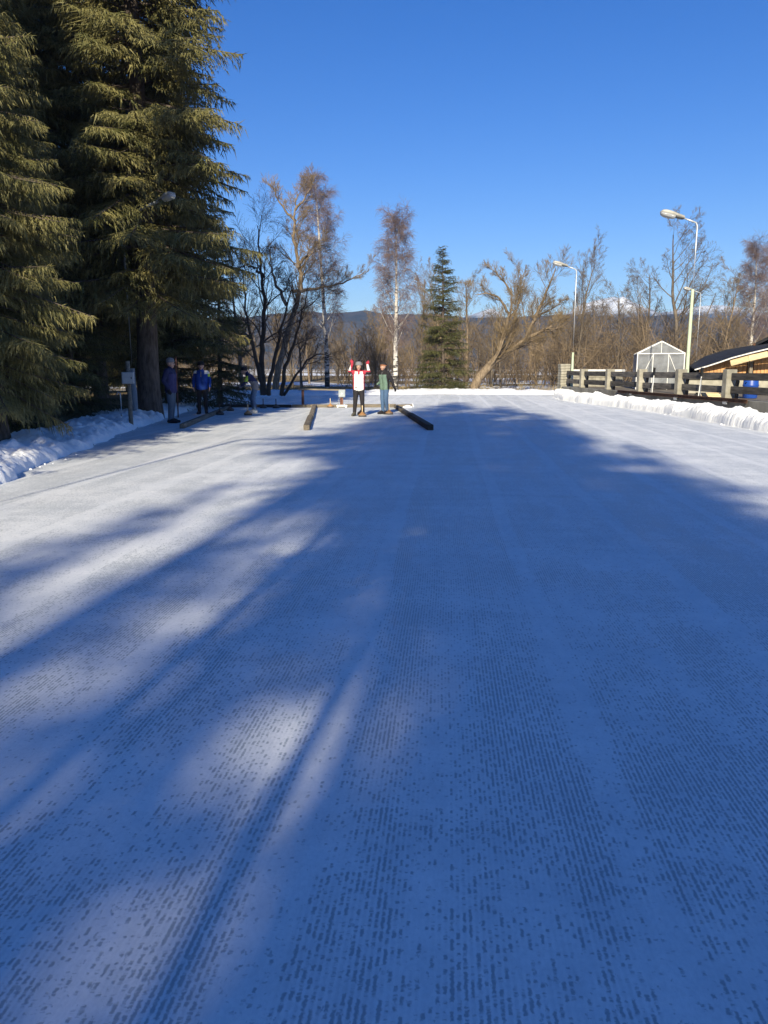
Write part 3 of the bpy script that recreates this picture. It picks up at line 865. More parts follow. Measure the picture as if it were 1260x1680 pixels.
crooked(4, [([(452, 648, 0), (455, 610, 0), (466, 570, .3), (478, 525, .5), (489, 490, .4), (496, 455, .2), (488, 428, 0), (482, 395, -.2), (481, 365, -.2), (484, 340, 0), (488, 318, .2)], .22, .03),
            ([(489, 437, 0), (498, 425, -.3), (505, 420, -.4)], .13, .07),
            ([(484, 362, 0), (468, 345, .3), (455, 325, .5), (447, 305, .8)], .09, .02),
            ([(484, 345, 0), (500, 325, -.4), (512, 305, -.6)], .08, .02),
            ([(480, 478, 0), (510, 474, .4), (540, 470, .7), (570, 462, 1.0), (600, 445, 1.4)], .12, .02),
            ([(470, 500, 0), (455, 470, .8), (445, 440, 1.2), (442, 410, 1.6)], .12, .02),
            ([(494, 440, 0), (512, 415, .8), (520, 395, 1.2)], .08, .02)], yb, bs, WS, (MAT['willow'], MAT['twig_tan']), 'willow_tree', 'tall crooked bare willow with a twisted trunk beside the dark spruces')
WD = [L(.4, .06, .0, 2.0, .25, .7, .30, .42, .2), L(.3, .12, .06, 6, .15, .7, .55, .45, .4), L(.3, .12, .05, 5, .12, .65, .65, .5, .3), L(.3, .1, .03, 3, .08, .55, .8, .6, .3), L(.9, .08, .02, rmin=.0042)]
yd = 42.0
bs = base_at(428, yd)
crooked(14, [([(432, 648, 0), (428, 600, .1), (432, 550, .2), (434, 500, .2), (430, 455, .4), (424, 410, .6), (422, 370, .8)], .17, .02),
             ([(436, 648, 0), (420, 590, -.3), (408, 540, -.5), (402, 500, -.6), (398, 450, -.7)], .13, .02),
             ([(441, 648, 0), (448, 590, -.5), (462, 545, -.8), (472, 500, -1.0), (480, 468, -1.1)], .12, .02),
             ([(462, 648, .4), (468, 600, -.3), (484, 560, -.6), (498, 510, -.8), (504, 470, -.9)], .12, .02),
             ([(466, 648, .4), (485, 615, -.6), (505, 590, -.9), (525, 580, -1.2), (545, 585, -1.3)], .08, .015),
             ([(434, 455, .2), (420, 440, .4), (405, 434, .6), (392, 440, .9)], .08, .02)], yd, bs, WD, (MAT['twig_dark'], MAT['twig_dark']), 'willow_bush', 'dark many-stemmed bare willow bush beside the spruce row')
WL = [L(.4, .05, .0, 2.2, .18, .75, .36, .36, .15), L(.3, .09, .12, 9, .15, .65, .55, .38, .4), L(.3, .09, .14, 5, .12, .55, .65, .45, .3), L(.3, .08, .10, 4, .08, .45, .8, .6, .3), L(.9, .05, .07, rmin=.0042)]
yl = 52.0
bs = base_at(776, yl)
crooked(7, [([(776, 640, 0), (785, 620, 0), (805, 598, .1), (825, 583, .2), (845, 570, .3), (862, 556, .4), (885, 545, .5), (905, 535, .5)], .34, .07),
            ([(808, 594, 0), (818, 580, -.3), (824, 555, -.4), (834, 530, -.3), (840, 500, 0), (838, 470, .3)], .16, .03),
            ([(864, 555, .4), (868, 540, .2), (878, 520, 0), (892, 490, -.4), (905, 462, -.7), (912, 440, -.9)], .16, .03),
            ([(834, 525, 0), (850, 505, .5), (856, 475, .9), (852, 445, 1.1)], .10, .02),
            ([(836, 515, 0), (822, 490, -.5), (800, 480, -.8), (778, 484, -1.0)], .09, .02),
            ([(838, 480, .3), (822, 455, .8), (805, 440, 1.0)], .07, .02),
            ([(890, 543, .5), (915, 540, 1.0), (925, 525, 1.3)], .08, .02),
            ([(878, 520, 0), (900, 510, .8), (920, 495, 1.2)], .09, .02)], yl, bs, WL, (MAT['willow'], MAT['twig_tan']), 'willow_tree', 'big leaning bare willow with a slanting trunk beside the far lamp')
spruce(YNG, base_at(722, 52.0), 9.0, 0.7, 'single small green spruce among the bare trees beyond the rink', None, 1.12)

# trees one can tell apart against the sky
named = [(2, 946, 60, 1.06, 'slim upright bare tree behind the second lamp post'), (4, 1012, 64, 1.02, 'bushy bare tree against the snowy mountain'),
         (0, 1042, 70, 1.16, 'bare tree between the snowy mountain and the greenhouse'), (0, 1108, 62, 1.42, 'tallest dark bare tree rising behind the big lamp post'),
         (1, 1178, 66, 1.12, 'rounded bare tree above the curved black roof'), (3, 738, 66, 1.12, 'thin tan tree close behind the small green spruce'),
         (1, 765, 70, 1.16, 'tan bare tree between the small spruce and the leaning willow'), (2, 690, 74, 0.95, 'low tan tree between the birch and the small spruce'),
         (1, 610, 80, 0.95, 'low bare tree between the two birches'), (3, 508, 76, 0.9, 'low bare tree seen through the dark willow bush'),
         (4, 398, 50, 1.15, 'pale bare tree half hidden behind the dark spruce row'), (3, 880, 72, 1.05, 'upright bare tree behind the crown of the leaning willow')]
for k, u, d, s, lab in named:
    bare_tree(BARE[k], base_at(u, d), s, u * .13, lab)
bare_tree(B2, base_at(1226, 66.0), 1.08, 1.0, 'pale birch rising above the roof at the right picture edge', None, 'birch_tree', 'birch')
bare_tree(B1, base_at(1252, 70.0), 1.05, 4.0, 'purple-twigged birch cut by the right picture edge', None, 'birch_tree', 'birch')
wr = random.Random(4)
def wood_zone(u):
    for lim, where in ((430, 'behind the dark spruce row'), (530, 'behind the crooked willow'), (650, 'behind the cheering woman and the birches'), (745, 'behind the small green spruce'), (930, 'behind the big leaning willow'), (1040, 'behind the far fence bays'), (1130, 'behind the greenhouse'), (9999, 'behind the curved black shed roof')):
        if u < lim: return 'bare brown tree of the dense wood ' + where, 'wood ' + where
for i in range(84):
    u = 300 + i * 12.2 + wr.uniform(-12, 12)
    d = wr.uniform(60, 100)
    bare_tree(BARE[wr.randrange(5)], base_at(u, d), wr.uniform(.5, .84) * (1.05 if u > 960 else 1.0), wr.uniform(0, 6.28), *wood_zone(u))

# the brushwood in between: a mass nobody could count
def brushwood(name, label, n, xr, yr, hr, mat, seed, r=.008, zfun=None, keep=None, fan=.22, kids=9):
    rng = np.random.default_rng(seed)
    x = rng.uniform(*xr, n); y = rng.uniform(*yr, n)
    if keep is not None:
        w = np.array([keep(a, b) for a, b in zip(x, y)]); x = x[w]; y = y[w]; n = len(x)
    h = rng.uniform(*hr, n) * (.7 + .6 * vnoise(x * .13, y * .13))
    O = np.stack([x, y, np.zeros(n) if zfun is None else zfun(x, y)], 1)
    d = np.stack([rng.normal(0, fan, n), rng.normal(0, fan, n), np.ones(n)], 1)
    k = np.stack([rng.normal(0, fan, n), rng.normal(0, fan, n), rng.normal(0, .1, n)], 1)
    def at(q, i): return O[i] + (q * h[i])[:, None] * d[i] + (q * q * h[i])[:, None] * k[i]
    t = Tubes(); al = np.arange(n)
    P = np.stack([at(np.full(n, q), al) for q in (0, .35, .7, 1.0)], 1)
    P[:, 1:] += rng.normal(0, .03, P[:, 1:].shape) * h[:, None, None]
    t.batch(P, np.tile(np.array([2.2, 1.6, 1.1, .6]) * r, (n, 1)), 3)
    i = np.repeat(al, kids); q = rng.uniform(.12, .98, len(i))
    p = at(q, i)
    e = p + np.stack([rng.normal(0, .30, len(i)), rng.normal(0, .30, len(i)), rng.uniform(.0, .5, len(i))], 1) * (h[i] * (1.15 - q))[:, None]
    t.batch(np.stack([p, e], 1), np.tile(np.array([1.0, .45]) * r, (len(i), 1)), 3)
    i2 = np.repeat(np.arange(len(i)), 2); q2 = rng.uniform(.3, .95, len(i2))
    p2 = p[i2] + (e[i2] - p[i2]) * q2[:, None]
    e2 = p2 + np.stack([rng.normal(0, .13, len(i2)), rng.normal(0, .13, len(i2)), rng.uniform(-.03, .22, len(i2))], 1) * (h[i[i2]] * .7)[:, None]
    if kids > 4: t.batch(np.stack([p2, e2], 1), np.tile(np.array([.6, .35]) * r, (len(i2), 1)), 3)
    return tag(obj(name, t.mesh(name, mat, False)), label, 'brushwood', kind='stuff')
brushwood('brushwood', 'dense brown brushwood between the bare trees behind the rink', 1700, (-42, 62), (64, 92), (1.4, 5.4), MAT['brush'], 5, .016, kids=7, fan=.3,
          keep=lambda x, y: not (-0.19 < x / y < -0.055 and y < 84))
brushwood('brushwood', 'taller tangle of bare shrubs behind the greenhouse and sheds', 750, (13, 52), (56, 72), (2.0, 5.6), MAT['brush'], 6, .014, kids=7, fan=.3)
brushwood('undergrowth', 'dark dead twigs and dry weeds under the spruces', 900, (-14, -5.5), (9, 36), (.15, .6), MAT['twig_tan'], 7, .004, zfun=lambda x, y: .2 + 0 * x, keep=lambda x, y: x < left_x(y) - 1.9, fan=.6, kids=5)
brushwood('dry_grass', 'dry yellow grass and reeds beyond the far snow bank', 2200, (-16, 24), (51, 64), (.12, .42), simple('dry_grass', (.20, .15, .07), (.40, .31, .16), .5, .9, .1), 8, .006, fan=.4, kids=2)

# ================================================================= FENCE AND WALL
def build_fence():
    w = empty('concrete_wall', on_fence(26, 0, 0), 0, 'low stained concrete wall under the post and rail fence', 'wall')
    inv = Matrix.Translation(-Vector(w.location))
    ys = [45.0, 40.5, 36.0, 31.5, 27.0, 22.5, 18.0, 12.0]
    for k in range(len(ys) - 1):
        a = on_fence(ys[k], 0, WALL_TOP / 2 - .05) - Vector(w.location); b = on_fence(ys[k + 1] + 0.012, 0, WALL_TOP / 2 - .05) - Vector(w.location)
        bar_between('wall_panel', a, b, 0.46, WALL_TOP + .1, MAT['wall'], w, bevel=.012)
    # rusty channel lying along the wall's outer edge
    a = on_fence(35.6, .27, WALL_TOP - .02); b = on_fence(24.6, .27, WALL_TOP - .02)
    e = empty('steel_channel', a, 0, 'long rusty steel channel along the top edge of the concrete wall', 'steel beam')
    bar_between('web', (0, 0, 0), b - a, .02, .12, MAT['rust'], e, .003)
    up = Vector((0, 0, .055))
    for sg in (-1, 1):
        off = FNRM * .035 + up * sg
        bar_between('flange', off, b - a + off, .07, .012, MAT['rust'], e, .002)
    for y in (34.0, 29.6, 25.9):
        p = on_fence(y, .30, WALL_TOP - .115) - a
        box('bracket', (.06, .26, .10), p, MAT['galv'], e, (0, 0, FANG), .004)
    # the fence
    f = empty('fence', on_fence(26.3, 0, WALL_TOP), 0, 'post and rail fence of concrete posts and dark wooden rails', 'fence')
    base = Vector(f.location)
    post_ys = [y for _, y in POST_SPOTS][::1] + [22.6, 18.9]
    PH = 0.97
    for y in post_ys:
        box('post', (.36, .30, PH), on_fence(y, 0, WALL_TOP + PH / 2) - base, MAT['concrete'], f, (0, 0, FANG), .02)
    ends = [44.2] + post_ys
    for k in range(len(ends) - 1):
        far, near = ends[k], ends[k + 1]
        for z in (.74, .30):
            dz = random.Random(int(far * 10 + z * 100)).uniform(-.012, .012)
            bar_between('rail', on_fence(far - .16, -.02, WALL_TOP + z + dz) - base, on_fence(near + .16, -.02, WALL_TOP + z - dz) - base, .10, .235, MAT['rail'], f, .012)
        for z in (.52, .09):
            o = box('spacer', (.07, .13, .20 if z > .3 else .18), on_fence(far - .34, -.10, WALL_TOP + z) - base, MAT['timber_dark'], f, (R(16), 0, FANG), .006)
    # stacked-stone pillar at the far end
    p = empty('stone_pillar', on_fence(44.5, 0, .0), FANG, 'stacked stone pillar at the far end of the fence', 'pillar')
    z = 0.0; rr = random.Random(3)
    while z < 1.72:
        h = rr.uniform(.10, .17)
        box('stone', (.62 + rr.uniform(-.03, .03), .58 + rr.uniform(-.03, .03), h - .012), (rr.uniform(-.012, .012), rr.uniform(-.012, .012), z + h / 2), MAT['concrete'], p, (0, 0, rr.uniform(-.03, .03)), .014)
        z += h
    core = box('core', (.52, .48, z - .02), (0, 0, z / 2), MAT['wall'], p, bevel=0)
build_fence()

def lean_tool(y, label, side):
    """an upturned push broom: black bristle head up, white handle standing on the wall"""
    b = on_fence(y, .20, WALL_TOP + .02)
    e = empty('broom', b, FANG, label, 'broom')
    tube('handle', [(0, 0, 0), (.05, side * .03, .72)], .018, MAT['white_paint'], e)
    tube('brace', [(0, side * .14, .0), (.045, side * .035, .66)], .012, MAT['galv'], e)
    h = box('brush_head', (.06, .12, .06), (.05, side * .03, .74), MAT['black'], e, bevel=.01)
    bm = bmesh.new(); rr = random.Random(2)
    for i in range(46):
        x = rr.uniform(-.03, .03); yy = rr.uniform(-.055, .055)
        bm_box(bm, (.010, .010, .24), Matrix.Translation((.05 + x, side * .03 + yy, .89)) @ Euler((rr.uniform(-.06, .06), rr.uniform(-.06, .06), 0)).to_matrix().to_4x4())
    o = obj('bristles', bm_mesh('bristles', bm, MAT['black']), h, Vector((0, 0, 0)) - Vector((.05, side * .03, .74)))
lean_tool(32.0, 'upturned broom leaning on the fence in front of the greenhouse', 1)
lean_tool(28.0, 'upturned broom leaning on the fence beside the pale planks', -1)

def barrel():
    e = empty('barrel', (AT(1231, 640, 27.6)[0], 27.6, WALL_TOP - .04), 0, 'blue plastic barrel standing behind the fence rails', 'barrel')
    lathe('body', [(0, 0), (.21, 0), (.235, .03), (.25, .18), (.262, .20), (.262, .225), (.25, .245), (.255, .42), (.266, .44), (.266, .47), (.254, .49), (.245, .64), (.225, .68), (.225, .70)], MAT['barrel'], e, 28)
    lathe('lid', [(.235, .695), (.24, .70), (.24, .735), (.22, .74), (.20, .725), (0, .725)], MAT['barrel'], e, 28)
    tube('handle', [(-.20, -.13, .55), (-.26, -.17, .57), (-.24, -.12, .52)], .012, MAT['black'], e)
barrel()
def planks():
    y = 28.8; c = AT(1151, 646, y)
    base = Vector((c[0] + .25, y, WALL_TOP - .04))
    for k, (dx, dy, z, ln) in enumerate(((0, 0, .03, .95), (.02, .10, .03, 1.0), (-.03, .03, .085, .90), (.02, .12, .085, .92), (-.02, .06, .14, .84))):
        o = box('plank', (ln, .14, .05), base + Vector((dx, dy, z)), MAT['wood_pale'], None, (0, 0, R(4 * k - 8)), .005)
        tag(o, ('lowest pale plank at the front of the stack behind the fence', 'lowest pale plank at the back of the stack behind the fence', 'second-layer pale plank at the front of the stack behind the fence', 'second-layer pale plank at the back of the stack behind the fence', 'topmost pale plank on the stack behind the fence')[k], 'plank', 'stack of pale planks')
planks()
def tyre():
    p = on_fence(34.3, .40, .17)
    e = empty('tyre', p, 0, 'black tyre half sunk in snow against the concrete wall', 'tyre')
    prof = []
    n = 28; V = []; F = []
    for i in range(n):
        a = 2 * math.pi * i / n
        for j in range(8):
            b = 2 * math.pi * j / 8
            r = .27 + .085 * math.cos(b)
            V.append((.09 * math.sin(b), r * math.cos(a), r * math.sin(a)))
    for i in range(n):
        for j in range(8):
            F.append((i * 8 + j, i * 8 + (j + 1) % 8, ((i + 1) % n) * 8 + (j + 1) % 8, ((i + 1) % n) * 8 + j))
    me = bpy.data.meshes.new('tread'); me.from_pydata(V, [], F); me.materials.append(MAT['rubber'])
    for q in me.polygons: q.use_smooth = True
    obj('tread', me, e, rot=(0, R(14), FANG))
tyre()
# low block wall with a white top behind the far bays
def low_wall():
    y = 46.0
    a = AT(938, 608, y); b = AT(1022, 609, y - 2)
    e = empty('block_wall', (a[0], y, WALL_TOP - .04), 0, 'low pale wall with a white cap behind the far fence bays', 'wall')
    o = Vector(e.location); d = Vector((b[0], y - 2, o.z)) - o
    n = 6
    for r_ in range(3):
        for k in range(n):
            p0 = d * (k / n) + Vector((0, 0, .13 + r_ * .27)); p1 = d * ((k + .985) / n) + Vector((0, 0, .13 + r_ * .27))
            bar_between('block', p0, p1, .2, .255, MAT['concrete'], e, .012)
    bar_between('cap', d * -.01 + Vector((0, 0, .90)), d * 1.01 + Vector((0, 0, .90)), .5, .16, MAT['white_paint'], e, .02)
low_wall()

# ================================================================= GREENHOUSE
def greenhouse():
    Y = 39.0
    l = AT(1047, 600, Y)[0]; r = AT(1120, 600, Y)[0]
    zt = AT(1085, 560, Y)[2]; ze = AT(1085, 580, Y)[2]
    z0 = WALL_TOP - .04
    e = empty('greenhouse', ((l + r) / 2, Y, z0), R(-15), 'small greenhouse with milky panes and a white metal frame', 'greenhouse')
    W = (r - l) / 2; he = ze - z0; ht = zt - z0; D = 3.6
    def bar(a, b, w=.05, nm='frame_bar'): bar_between(nm, a, b, w, w, MAT['white_paint'], e, .006)
    for y in (0, D):
        for x in (-W, W): bar((x, y, 0), (x, y, he))
        bar((-W - .02, y, he), (0, y, ht), .06); bar((W + .02, y, he), (0, y, ht), .06); bar((-W + .03, y, he), (W - .03, y, he), .055)
        for x in (-W * .33, W * .33): bar((x, y, 0), (x, y, he), .04)
        bar((0, y, he), (0, y, ht), .035)
    for x in (-W, W):
        bar((x, .03, he), (x, D - .03, he)); bar((x, .03, .03), (x, D - .03, .03))
        for q in (.25, .5, .75): bar((x, D * q, .05), (x, D * q, he - .03), .035)
    bar((0, .03, ht), (0, D - .03, ht))
    bar((-W + .03, -.035, .1), (-W * .36, -.035, he - .1), .03, 'brace'); bar((W - .03, -.035, .1), (W * .36, -.035, he - .1), .03, 'brace')
    t = .012
    for y in (0, D):
        for x0, x1 in ((-W, -W * .33), (-W * .33, W * .33), (W * .33, W)):
            box('pane', (x1 - x0 - .05, t, he - .08), ((x0 + x1) / 2, y, he / 2), MAT['sheet'], e, bevel=0)
        for sg in (-1, 1):
            prism('pane', [(sg * .03, he + .04), (sg * (W - .10), he + .04), (sg * .03, ht - .06)], t, MAT['sheet'], e, Matrix.Translation((0, y - t / 2, 0)))
    sl = math.atan2(ht - he, W); ln = math.hypot(ht - he, W)
    for x in (-W, W):
        for q in range(4): box('pane', (t, D / 4 - .05, he - .08), (x, D * (q + .5) / 4, he / 2), MAT['sheet'], e, bevel=0)
        for q in range(3):
            box('roof_pane', (ln - .06, D / 3 - .03, t), (x / 2, D * (q + .5) / 3, (he + ht) / 2 + .02), MAT['sheet'], e, (0, sl if x > 0 else -sl, 0), 0)
greenhouse()

# ================================================================= WOODEN SHED WITH CURVED ROOF
def shed():
    near = [(1139, 605, 33.0), (1160, 599, 32.8), (1180, 592.5, 32.6), (1200, 585.5, 32.4), (1230, 577.5, 32.1), (1262, 570, 31.8), (1310, 561, 31.4), (1360, 556, 31)]
    far = [(1127, 604, 41.0), (1140, 594, 41.0), (1156, 584.5, 41.0), (1190, 574, 41.0), (1225, 568.5, 41.0), (1262, 565, 41.0), (1310, 557, 41), (1360, 552, 41)]
    nP = [AT(*p) for p in near]; fP = [AT(*p) for p in far]
    o = Vector((nP[0].x, 33.0, WALL_TOP - .04))
    e = empty('shed', o, 0, 'wooden shed with a curved black roof behind the fence', 'shed')
    # roof as rows of overlapping shingle strips
    rf = empty('roof', (0, 0, 0)); rf.parent = e
    N = 9
    def pt(i, t):
        a = nP[i] * (1 - t) + fP[i] * t
        a.z += .10 * math.sin(t * math.pi)
        return a - o
    for k in range(N):
        t0, t1 = k / N, (k + 1.06) / N
        bm = bmesh.new()
        cols = []
        for i in range(len(nP)):
            a = pt(i, t0); b = pt(i, min(t1, 1.0))
            a.z += .012
            cols.append([bm.verts.new(a), bm.verts.new(b), bm.verts.new(b - Vector((0, 0, .05))), bm.verts.new(a - Vector((0, 0, .05)))])
        for i in range(len(cols) - 1):
            for j in range(4): bm.faces.new((cols[i][j], cols[i + 1][j], cols[i + 1][(j + 1) % 4], cols[i][(j + 1) % 4]))
        bm.faces.new(cols[0]); bm.faces.new(cols[-1][::-1])
        obj('roofing_strip', bm_mesh('roofing_strip', bm, MAT['roof']), rf)
    # pale verge board under the near roof edge and the heavier purlin
    for i in range(len(nP) - 1):
        d = Vector((0, -.05, -.045))
        bar_between('verge_board', nP[i] - o + d, nP[i + 1] - o + d, .03, .05, MAT['white_paint'], rf, .004)
        if i >= 3:
            d2 = Vector((0, .05, -.26))
            bar_between('bargeboard', nP[i] - o + d2, nP[i + 1] - o + d2, .06, .24, MAT['wood_pale'], e, .02)
    # upright boards of the gable: each one its own plank
    base = .62
    x0 = AT(1148, 600, 33.2).x; x1 = AT(1252, 600, 32.6).x
    w = .145; n = int((x1 - x0) / w)
    xs_n = [p.x for p in nP]; zs_n = [p.z for p in nP]
    door0, door1 = AT(1231, 600, 32.7).x, AT(1246, 600, 32.6).x
    for k in range(n + 14):
        xa = x0 + k * w; xm = xa + w / 2
        if door0 < xm < door1: continue
        top = float(np.interp(xm, xs_n, zs_n)) - .16 - o.z
        if top - base < .06: continue
        prism('plank', [(0, base), (w - .008, base), (w - .008, top + .02), (0, top - .005)], .028 + .006 * (k % 2), MAT['wood_new'], e, Matrix.Translation((xa - o.x, .22 - (xa - x0) * .12, 0)))
    # dark opening with a post, stacked boards inside
    box('post', (.13, .13, 1.5), ((door0 + door1) / 2 - .12 - o.x, .05 - .3, .75), MAT['timber'], e, bevel=.01)
    for k in range(5):
        box('board', (.05, .16, 1.0 + .12 * (k % 3)), (door0 + .08 + k * .075 - o.x, .25 + .1 * (k % 2), 1.0), (MAT['wood_new'], MAT['redpost'], MAT['wood_pale'])[k % 3], e, (0, R(2 * k - 4), 0), .004)
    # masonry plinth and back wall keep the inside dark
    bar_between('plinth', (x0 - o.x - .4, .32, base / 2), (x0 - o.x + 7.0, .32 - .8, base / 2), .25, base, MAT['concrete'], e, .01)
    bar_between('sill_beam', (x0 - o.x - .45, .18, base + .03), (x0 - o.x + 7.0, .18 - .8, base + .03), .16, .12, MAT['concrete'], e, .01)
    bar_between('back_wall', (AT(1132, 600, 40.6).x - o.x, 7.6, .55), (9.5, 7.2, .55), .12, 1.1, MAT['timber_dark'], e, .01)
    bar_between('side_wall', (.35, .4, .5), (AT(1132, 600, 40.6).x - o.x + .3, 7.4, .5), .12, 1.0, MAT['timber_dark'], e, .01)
    # second, higher black roof whose eave corner enters at the picture edge
    c = AT(1240, 562, 36.5)
    e2 = empty('house', (c.x, c.y, WALL_TOP - .04), R(-25.6), 'dark-roofed house whose eave enters at the right picture edge', 'house')
    q = Vector(e2.location)
    ev = Vector((0, 0, c.z - q.z))
    sec = [Vector((ev.x, 0, ev.z)), Vector((ev.x + 3.2, 0, ev.z + 1.7)), Vector((ev.x + 6.4, 0, ev.z))]
    for s_ in (0, 1):
        a = sec[s_]; b = sec[s_ + 1]
        bm = bmesh.new()
        v = []
        for y in (ev.y, ev.y + 7.0):
            for p in (a, b):
                v.append(bm.verts.new((p.x, y, p.z))); v.append(bm.verts.new((p.x, y, p.z - .14)))
        for f in ((0, 2, 6, 4), (1, 5, 7, 3), (0, 1, 3, 2), (4, 6, 7, 5), (0, 4, 5, 1), (2, 3, 7, 6)): bm.faces.new([v[i] for i in f])
        obj('roof', bm_mesh('roof', bm, MAT['roof']), e2)
    tube('gutter', [(ev.x - .05, ev.y, ev.z - .08), (ev.x - .05, ev.y + 7, ev.z - .08)], .06, MAT['rust'], e2)
    box('wall', (5.4, 6.0, ev.z - .1), (ev.x + 3.2, ev.y + 3.5, (ev.z - .1) / 2), MAT['timber_dark'], e2)
    for k in range(3):
        fr = box('window', (.8, .06, .9), (ev.x + 1.6 + k * 1.5, ev.y + .48, ev.z - .8), MAT['white_paint'], e2)
        box('pane', (.68, .03, .78), (0, -.03, 0), MAT['lamp_dark'], fr)
    prism('gable', [(ev.x + .5, ev.z - .1), (ev.x + 5.9, ev.z - .1), (ev.x + 3.2, ev.z + 1.45)], .12, MAT['timber_dark'], e2, Matrix.Translation((0, ev.y + .45, 0)))
shed()

# ================================================================= LAMP POSTS
def lamp_head(e, tip, dirx, s, shell, tilt):
    """housing with a rounded nose, dark gear tray, clear bowl; dirx = +-1 along local X"""
    n = 12; L_ = .72 * s
    secs = [(0, .060, .045), (.03, .085, .07), (.36, .095, .085), (.40, .12, .09), (.62, .14, .105), (.82, .135, .10), (.94, .10, .075), (1.0, .05, .02)]
    def half(name, up, mat, z0, a, b, parent, fl=1.0):
        V = []; F = []
        ss = [q for q in secs if a <= q[0] <= b]
        for (t, w, h) in ss:
            for i in range(n + 1):
                th = math.pi * i / n
                sq = lambda a_: math.copysign(abs(a_) ** .6, a_)
                V.append((dirx * t * L_, w * s * sq(math.cos(th)), z0 + (up * h * s * fl * sq(math.sin(th)))))
        m = n + 1
        for k in range(len(ss) - 1):
            for i in range(n): F.append((k * m + i, k * m + i + 1, (k + 1) * m + i + 1, (k + 1) * m + i))
        for k in (0, len(ss) - 1): F.append(tuple(range(k * m, k * m + m)))
        for k in range(len(ss) - 1): F.append((k * m, (k + 1) * m, (k + 1) * m + n, k * m + n))
        me = bpy.data.meshes.new(name); me.from_pydata(V, [], F); me.materials.append(mat)
        for p in me.polygons: p.use_smooth = len(p.vertices) == 4
        return obj(name, me, parent, None if parent is not e else tip, None if parent is not e else (0, tilt, 0))
    hd = half('lamp_head', 1, shell, 0, 0, 1, e)
    half('gear_tray', -1, MAT['lamp_dark'], -.004, 0, .36, hd, .55)
    half('bowl', -1, MAT['bowl'], -.004, .40, 1.0, hd, 1.0)
    return hd
def lamp_post(loc, H, arm, dirx, label, lower, upper, s=1.0, rise=.12, group='lamp posts around the rink', shell=None, rz=0.0, r=.075, split=.42, lean=0.0):
    e = empty('lamp_post', loc, rz, label, 'lamp post', group)
    e.rotation_euler = (0, lean, rz)
    tube('base_sleeve', [(0, 0, 0), (0, 0, .8)], r * 1.12, lower, e, 12)
    tube('lower_pole', [(0, 0, .78), (0, 0, H * split)], [r, r * .8], lower, e, 12)
    up = tube('upper_pole', [(0, 0, H * split - .02), (0, 0, H - .15), (dirx * .05, 0, H - .03), (dirx * .16, 0, H + .01), (dirx * arm, 0, H + rise)], [r * .72, r * .55, r * .5, r * .46, r * .44], upper, e, 10)
    box('hatch', (r * .9, .02, .3), (0, -r * 1.22, .5), upper, e)
    lamp_head(e, (dirx * arm, 0, H + rise), dirx, s, shell or MAT['lamp_shell'], -dirx * math.atan2(rise, arm) * 1.0)
    return e
def post_h(u, v, Y, z0): return AT(u, v, Y)[2] - z0
for (ub, ut, vt, Y, arm, s, lab) in ((1117, 1133, 364, 30.6, .52, 1.28, 'tallest-looking lamp post, pale green below and silver above, near the greenhouse'),
                                     (939, 939, 441, 43.6, .50, 1.15, 'lamp post standing at the stone pillar at the end of the fence'),
                                     (1141, 1145, 480, 56.5, .50, 1.1, 'far lamp post beyond the curved black shed roof')):
    z0 = WALL_TOP - .04 if Y < 50 else 0.0
    x = AT(ub, 604, Y)[0] + (.25 if Y < 35 else 0)
    lamp_post((x, Y, z0), AT(ut, vt, Y)[2] - z0, arm, -1, lab, MAT['green_paint'], MAT['galv'], s, .13, r=.068 if Y < 50 else .06, split=.62 if Y < 35 else .3)
yl_ = 24.0
xb = AT(222, 675, yl_)[0]
lamp_post((xb, yl_, .1), AT(205, 356, yl_)[2] - .1, 2.05, 1, 'leaning grey lamp post among the spruces beside the meter box', MAT['pole_grey'], MAT['pole_grey'], .95, .16, shell=MAT['lamp_shell'], rz=R(-42), r=.085, split=.25, lean=R(-1.2))
# the one out of view on the left; its long shadow crosses the ice
tipS = G(395, 721); k = 7.6 / math.tan(SUN_EL)
lamp_post((tipS.x - math.sin(SUN_AZ) * k, tipS.y - math.cos(SUN_AZ) * k, 0.0), 7.6, 1.35, 1, 'lamp post left of the viewer, seen only by its long thin shadow', MAT['pole_grey'], MAT['pole_grey'], 1.0, .10, rz=R(3), r=.085, split=.35)

# meter box, hooked pipe, stake by the spruces
def left_bits():
    y = 20.4
    p = AT(212, 640, y); e = empty('meter_box', (p[0], y, .2), R(12), 'grey meter box on a brown post beside the leaning lamp post', 'meter box')
    tube('post', [(0, 0, -.2), (0, 0, 1.55)], .055, MAT['timber'], e)
    zc = AT(212, 620, y)[2] - .2
    box('cabinet', (.30, .16, .30), (.0, -.12, zc), MAT['grey_box'], e, bevel=.012)
    box('door', (.26, .012, .26), (.0, -.207, zc), MAT['grey_box'], e, bevel=.004)
    box('latch', (.02, .02, .05), (.09, -.22, zc), MAT['black'], e, bevel=.003)
    y = 20.9; p = AT(199, 672, y)
    e = empty('hooked_pipe', (p[0], y, .2), 0, 'thin grey pipe with a hooked top standing behind the snow bank', 'pipe')
    h = AT(199, 645, y)[2] - .2
    tube('pipe', [(0, 0, -.2), (0, 0, h - .06), (-.015, 0, h), (-.05, 0, h + .025), (-.085, 0, h), (-.09, 0, h - .05)], .017, MAT['galv'], e)
    lathe('collar', [(.017, .1), (.03, .1), (.03, .16), (.017, .16)], MAT['galv'], e, 10)
    y = 25.2; p = AT(291, 655, y)
    e = empty('wooden_stake', (p[0], y, .15), 0, 'thin reddish wooden stake behind the man with the grey beanie', 'stake')
    bar_between('shaft', (0, 0, -.2), (.02, 0, AT(290, 585, y)[2] - .15), .035, .035, MAT['redpost'], e, .004)
    lathe('point', [(.03, -.22), (.0, -.35)], MAT['redpost'], e, 4)
left_bits()

